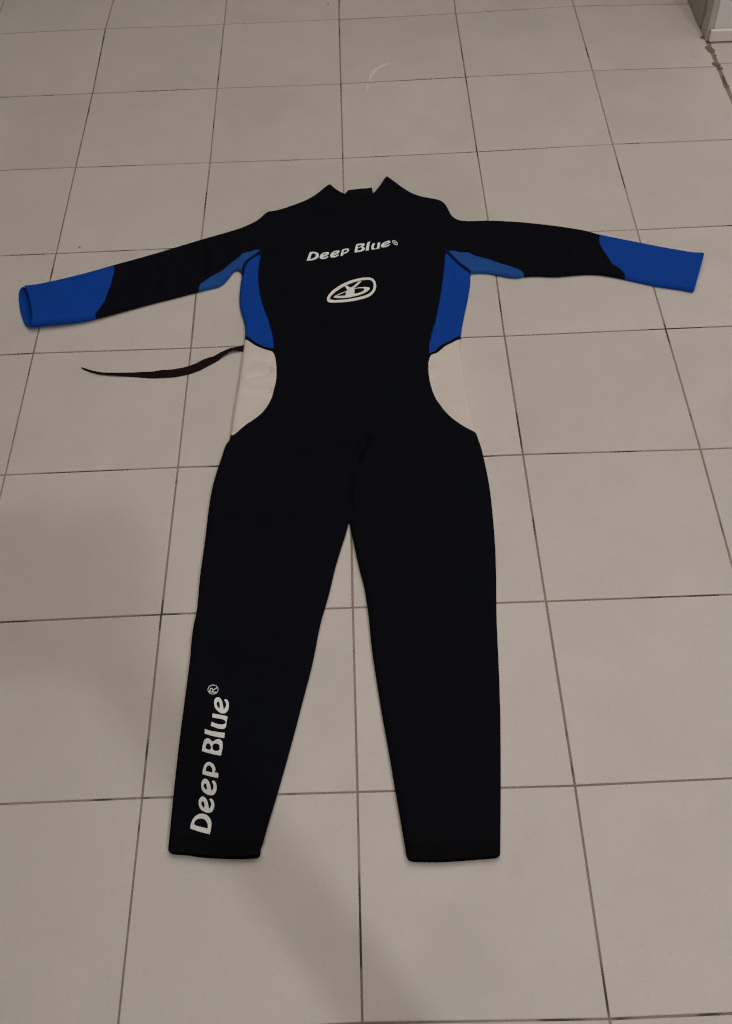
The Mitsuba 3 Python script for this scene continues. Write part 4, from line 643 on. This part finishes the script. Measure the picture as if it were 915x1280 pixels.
def triangulate(poly, step):
    poly = shapely.segmentize(poly, step * 0.7)
    pts = []
    for g in getattr(poly, 'geoms', [poly]):
        if g.geom_type != 'Polygon':
            continue
        pts.append(np.array(g.exterior.coords)[:-1])
        for h in g.interiors:
            pts.append(np.array(h.coords)[:-1])
    b = np.vstack(pts)
    x0, y0, x1, y1 = poly.bounds
    gx, gy = np.meshgrid(np.arange(x0, x1, step), np.arange(y0, y1, step * 0.866))
    gx = gx + (np.arange(gx.shape[0]) % 2)[:, None] * step / 2
    q = np.vstack([np.c_[gx.ravel(), gy.ravel()], near_edge])
    inner = poly.buffer(-step * 0.22)
    shapely.prepare(inner)
    q = q[shapely.contains_xy(inner, q[:, 0], q[:, 1])]
    v = np.vstack([b, q])
    v = v[np.sort(np.unique(np.round(v, 6), axis=0, return_index=True)[1])]
    f = Delaunay(v, qhull_options='QJ Pp').simplices
    c = v[f].mean(1)
    shapely.prepare(poly)
    ok = shapely.contains_xy(poly, c[:, 0], c[:, 1])
    f = f[ok]
    e1, e2 = v[f[:, 1]] - v[f[:, 0]], v[f[:, 2]] - v[f[:, 0]]
    ar = e1[:, 0] * e2[:, 1] - e1[:, 1] * e2[:, 0]
    f[ar < 0] = f[ar < 0][:, ::-1]
    return v, f[np.abs(ar) > 1e-11]


def solid(poly, step, ztop, zbot):
    """A closed sheet over the polygon between two height functions."""
    v, f = triangulate(poly, step)
    n = len(v)
    zt = ztop(v)
    zb = np.minimum(zbot(v), zt - 0.00008)
    V = np.vstack([np.c_[v, zt], np.c_[v, zb]])
    e = np.vstack([f[:, [0, 1]], f[:, [1, 2]], f[:, [2, 0]]])
    key = {}
    for a, b in e:
        key[(a, b)] = 1
    rim = [(a, b) for a, b in key if (b, a) not in key]
    F = [f, f[:, ::-1] + n]
    if rim:
        r = np.array(rim)
        F += [np.c_[r[:, 0], r[:, 0] + n, r[:, 1] + n], np.c_[r[:, 0], r[:, 1] + n, r[:, 1]]]
    F = np.vstack(F)
    if len(rim):
        k = 2 * len(f)
        F[k:] = F[k:]
    return trimesh.Trimesh(V, F, process=False)


PAN = {k: Polygon(chaikin(v, 2, True) if any(w in k for w in ('underarm', 'side', 'waist')) else v).buffer(0) for k, v in DATA['panels'].items()}
clip = lambda g: g.intersection(SUIT).buffer(-1e-5).buffer(1e-5)
reg = {}
taken = None
for k in ('left_cuff', 'right_cuff', 'left_underarm', 'right_underarm', 'left_side', 'right_side', 'left_waist', 'right_waist', 'left_hem', 'right_hem', 'collar', 'left_sleeve', 'right_sleeve', 'left_leg', 'right_leg'):
    g = clip(PAN[k])
    if taken is not None:
        g = g.difference(taken)
    if g.geom_type != 'Polygon':
        g = max(g.geoms, key=lambda q: q.area)
    reg[k] = g
    taken = g if taken is None else taken.union(g)
reg['torso'] = SUIT.difference(taken)
if reg['torso'].geom_type != 'Polygon':
    reg['torso'] = max(reg['torso'].geoms, key=lambda q: q.area)

flat = lambda h: (lambda v: np.full(len(v), h))
W = 'wetsuit'
labels[W] = {'label': 'black long-sleeved wetsuit with blue cuffs and side panels lying flat on the tiled floor', 'category': 'wetsuit'}
STEP = 0.0042


def panel(key, k, mat, lift, label=None):
    g = reg[k]
    return add(f'{W}__{key}', solid(g, STEP, lambda v: top_z(v) + lift, lambda v: under_z(v) + 0.3 * lift), mat, label)


def mouth_panel(key, k, mat, lift, label=None, lower=None, inside=None):
    """Two layers with an open end: the upper sheet stands off the lower one."""
    g = reg[k]

    def zi(v):
        z = top_z(v) + lift
        return np.minimum(np.maximum(z - 0.0032, under_z(v) + 0.0034), z - 0.0002)

    key = add(f'{W}__{key}', solid(g, STEP, lambda v: top_z(v) + lift, zi), mat, label)
    low = g.buffer(-0.0002) if lower is None else unary_union([g.buffer(-0.0002), lower]).buffer(0.0004).buffer(-0.0004)

    def zl(v):
        ins = shapely.contains_xy(SUIT, v[:, 0], v[:, 1])
        return np.where(ins, np.minimum(top_z(v) - 0.0003, under_z(v) + 0.0031), 0.0034)

    add(f'{key}__lower_layer', solid(low, STEP, zl, under_z), inside or mat)
    return key


panel('torso', 'torso', 'mat_black', 0.0)
panel('leg', 'left_leg', 'mat_black', 0.0002)
panel('leg', 'right_leg', 'mat_black', 0.0002)
panel('sleeve', 'left_sleeve', 'mat_black', 0.0002)
panel('sleeve', 'right_sleeve', 'mat_black', 0.0002)
panel('side_panel', 'left_side', 'mat_blue', 0.0004)
panel('side_panel', 'right_side', 'mat_blue', 0.0004)
panel('underarm_panel', 'left_underarm', 'mat_pale_blue', 0.0005)
panel('underarm_panel', 'right_underarm', 'mat_pale_blue', 0.0005)
panel('waist_panel', 'left_waist', 'mat_white', 0.0003)
panel('waist_panel', 'right_waist', 'mat_white', 0.0003)
mouth_panel('collar', 'collar', 'mat_black', 0.0004)
mouth_panel('cuff', 'left_cuff', 'mat_blue', 0.0004, 'blue cuff standing open at the wrist')
mouth_panel('cuff', 'right_cuff', 'mat_blue', 0.0004, 'blue cuff lying flat at the wrist')


def tube(path, r):
    path = np.asarray(path, float)
    t = np.gradient(path, axis=0)
    t /= np.linalg.norm(t, axis=1, keepdims=True)
    a = np.cross(t, [0, 0, 1.0])
    a /= np.linalg.norm(a, axis=1, keepdims=True)
    b = np.cross(a, t)
    m = 10
    th = np.arange(m) / m * 2 * math.pi
    V = (path[:, None] + r * (np.cos(th)[None, :, None] * a[:, None] + np.sin(th)[None, :, None] * b[:, None])).reshape(-1, 3)
    V[:, 2] = np.maximum(V[:, 2], 0.0003)
    F = []
    for k in range(len(path) - 1):
        for q in range(m):
            n = (q + 1) % m
            F += [[k * m + q, k * m + n, k * m + m + n], [k * m + q, k * m + m + n, k * m + m + q]]
    F += [[0, q, q + 1] for q in range(1, m - 1)] + [[len(V) - m, len(V) - m + q + 1, len(V) - m + q] for q in range(1, m - 1)]
    o = trimesh.Trimesh(V, F, process=False)
    if o.volume < 0:
        o.invert()
    return o


rim = np.vstack([chaikin(DATA['rim_lower'], 3)[:-1], chaikin(DATA['rim_upper'], 3)[::-1][1:]])
add('wetsuit__cuff__rim', tube(rim, 0.0013), 'mat_blue')
# the lower side of the wrist opening reaches further out than the upper side
lo_ = LineString(chaikin(DATA['rim_lower'], 3))
up_ = LineString(chaikin(DATA['rim_upper'], 3))
nu, nv = 40, 7
grid = []
for a in np.linspace(0, 1, nu):
    p, q = (np.array(l.interpolate(a, normalized=True).coords[0]) for l in (lo_, up_))
    q[2] = 0.0153 - (0.0153 - 0.0036) * math.sin(math.pi * a) ** 0.5
    q[0] += 0.012 * math.sin(math.pi * a)
    for b in np.linspace(0, 1, nv):
        grid.append(p * (1 - b) + q * b)
grid = np.array(grid)
V = np.vstack([grid, np.c_[grid[:, :2], np.maximum(grid[:, 2] - 0.0016, 0.0003)]])
F = []
for a in range(nu - 1):
    for b in range(nv - 1):
        k = a * nv + b
        F += [[k, k + nv, k + nv + 1], [k, k + nv + 1, k + 1]]
F = np.array(F)
lipm = trimesh.Trimesh(V, np.vstack([F, F[:, ::-1] + nu * nv]), process=False)
add('wetsuit__cuff__lip', lipm, 'mat_blue')
mouth_panel('hem', 'left_hem', 'mat_edge', 0.0003)
mouth_panel('hem', 'right_hem', 'mat_edge', 0.0003)
add(f'{W}__neck_tab', solid(PAN['neck_tab'], 0.004, lambda v: 0.0062 + 0.0015 * meshkit.fbm(np.c_[v * 60, v[:, 0] * 0], 2), flat(0.0008)), 'mat_tab', 'brownish black tab behind the collar')


def drape(poly, step, lift, thick=0.0012):
    return solid(poly, step, lambda v: top_z(v) + lift, lambda v: top_z(v) + lift - thick)


for k, half, mat, name in (('left_waist_piping', 0.0026, 'mat_edge', 'waist_seam'), ('right_waist_piping', 0.0026, 'mat_edge', 'waist_seam'),
                           ('left_armhole_seam', 0.0027, 'mat_navy', 'armhole_seam'), ('right_armhole_seam', 0.0031, 'mat_navy', 'armhole_seam')):
    g = LineString(chaikin(DATA['seams'][k], 2)).buffer(half).intersection(SUIT.buffer(-0.0008))
    if g.geom_type != 'Polygon':
        g = max(g.geoms, key=lambda q: q.area)
    add(f'{W}__{name}', drape(g, 0.002, 0.0019, 0.0035), mat)

# print on the leg and the chest
words = []
for rings in DATA['leg_word']:
    words.append(Polygon(rings[0], rings[1:]).buffer(0))
for st in DATA['leg_R_strokes']:
    words.append(LineString(chaikin(st, 2)).buffer(0.0011))
add(f'{W}__leg_lettering', drape(unary_union(words).buffer(-0.00045), 0.003, 0.0010), 'mat_print', 'white lettering running up the lower leg')
words = [Polygon(r[0], r[1:]).buffer(0) for r in DATA['chest_word']]
words = [w.buffer(-0.0003) for w in words]
add(f'{W}__chest_lettering', drape(unary_union(words), 0.002, 0.0010), 'mat_print', 'white slanted lettering across the chest')
E_ = DATA['emblem']
em = unary_union([Polygon(E_['ring'][0], [E_['ring'][1]]).buffer(0), Polygon(E_['lens'][0]).buffer(-0.0005).difference(Polygon(E_['lens'][1]).buffer(0)).difference(Polygon(E_['lens'][2]).buffer(0)), Polygon(E_['arms'][0]).buffer(0)])
add(f'{W}__chest_emblem', drape(em.buffer(-0.0004), 0.002, 0.0010), 'mat_print_cream', 'cream oval ring emblem under the chest lettering')

# the zip cord: a webbing tape that comes out from under the waist and twists along the floor
S = np.array(DATA['strap'])
tt = np.r_[0, np.cumsum(np.hypot(*np.diff(S[:, :2], axis=0).T))]
fine = np.linspace(0, tt[-1], 150)
from scipy.interpolate import PchipInterpolator
cx, cy, wd = (PchipInterpolator(tt, S[:, i])(fine) for i in range(3))
tg = np.gradient(np.c_[cx, cy], axis=0)
tg /= np.linalg.norm(tg, axis=1, keepdims=True)
nm = np.c_[-tg[:, 1], tg[:, 0]]
nm *= np.sign(nm[:, 1:2] + 1e-9)
half = np.interp(fine / tt[-1], [0, 0.55, 0.85, 0.97, 1], [0.0078, 0.0074, 0.0040, 0.0022, 0.001])
elev = math.radians(46)
want = np.clip(wd * 0.00185 / (2 * half), 0.12, 0.98)     # how wide it looks from where the twist was measured
phi = np.arcsin(want) - elev                               # lean of the tape
phi = np.clip(phi, -0.85, 0.6)
sect = []
for k in range(len(fine)):
    n3 = np.array([nm[k, 0] * math.cos(phi[k]), nm[k, 1] * math.cos(phi[k]), math.sin(phi[k])])
    u3 = np.array([-nm[k, 0] * math.sin(phi[k]), -nm[k, 1] * math.sin(phi[k]), math.cos(phi[k])])
    c = np.array([cx[k], cy[k], 0.0012 + half[k] * abs(math.sin(phi[k]))])
    prof = [(math.cos(a), math.sin(a)) for a in np.linspace(0, 2 * math.pi, 12, endpoint=False)]
    sect.append([c + n3 * half[k] * np.sign(a) * abs(a) ** 0.7 + u3 * 0.0009 * b for a, b in prof])
V = np.array(sect).reshape(-1, 3)
V[:, 2] = np.maximum(V[:, 2], 0.0003)
F = []
for k in range(len(fine) - 1):
    for a in range(12):
        b = (a + 1) % 12
        F += [[k * 12 + a, k * 12 + b, k * 12 + 12 + b], [k * 12 + a, k * 12 + 12 + b, k * 12 + 12 + a]]
F += [[0, a + 1, a] for a in range(1, 11)] + [[len(V) - 12, len(V) - 12 + a, len(V) - 11 + a] for a in range(1, 11)]
cord = trimesh.Trimesh(V, F, process=False)
if cord.volume < 0:
    cord.invert()
add(f'{W}__zip_cord', cord, 'mat_tape', 'dark webbing cord lying twisted on the tiles')

# added unseen stand behind the camera, shaped to cast the soft lower left shadow
lx, ly = 0.654, -2.024
labels['shadow_stand'] = {'label': 'added unseen stand with a flat plate that casts the lower left shadow', 'category': 'added shadow caster'}
add('shadow_stand__base', trimesh.creation.cylinder(0.13, 0.03, sections=48, transform=trimesh.transformations.translation_matrix([lx, ly, 0.017])), 'mat_tape')
prof = [[0.0, 0.03], [0.040, 0.03], [0.042, 0.10], [0.030, 0.22], [0.031, 0.70], [0.029, 1.10], [0.026, 1.455], [0.0, 1.455]]
pole = trimesh.creation.revolve(np.array(prof), sections=40)
pole.apply_translation([lx, ly, 0.002])
add('shadow_stand__pole', pole, 'mat_tape')
plate = slab_box(-0.12, 0.06, -0.06, 0.06, -0.025, 0.025, 0.006)
plate.apply_translation([lx, ly, 1.488])
add('shadow_stand__plate', plate, 'mat_white')
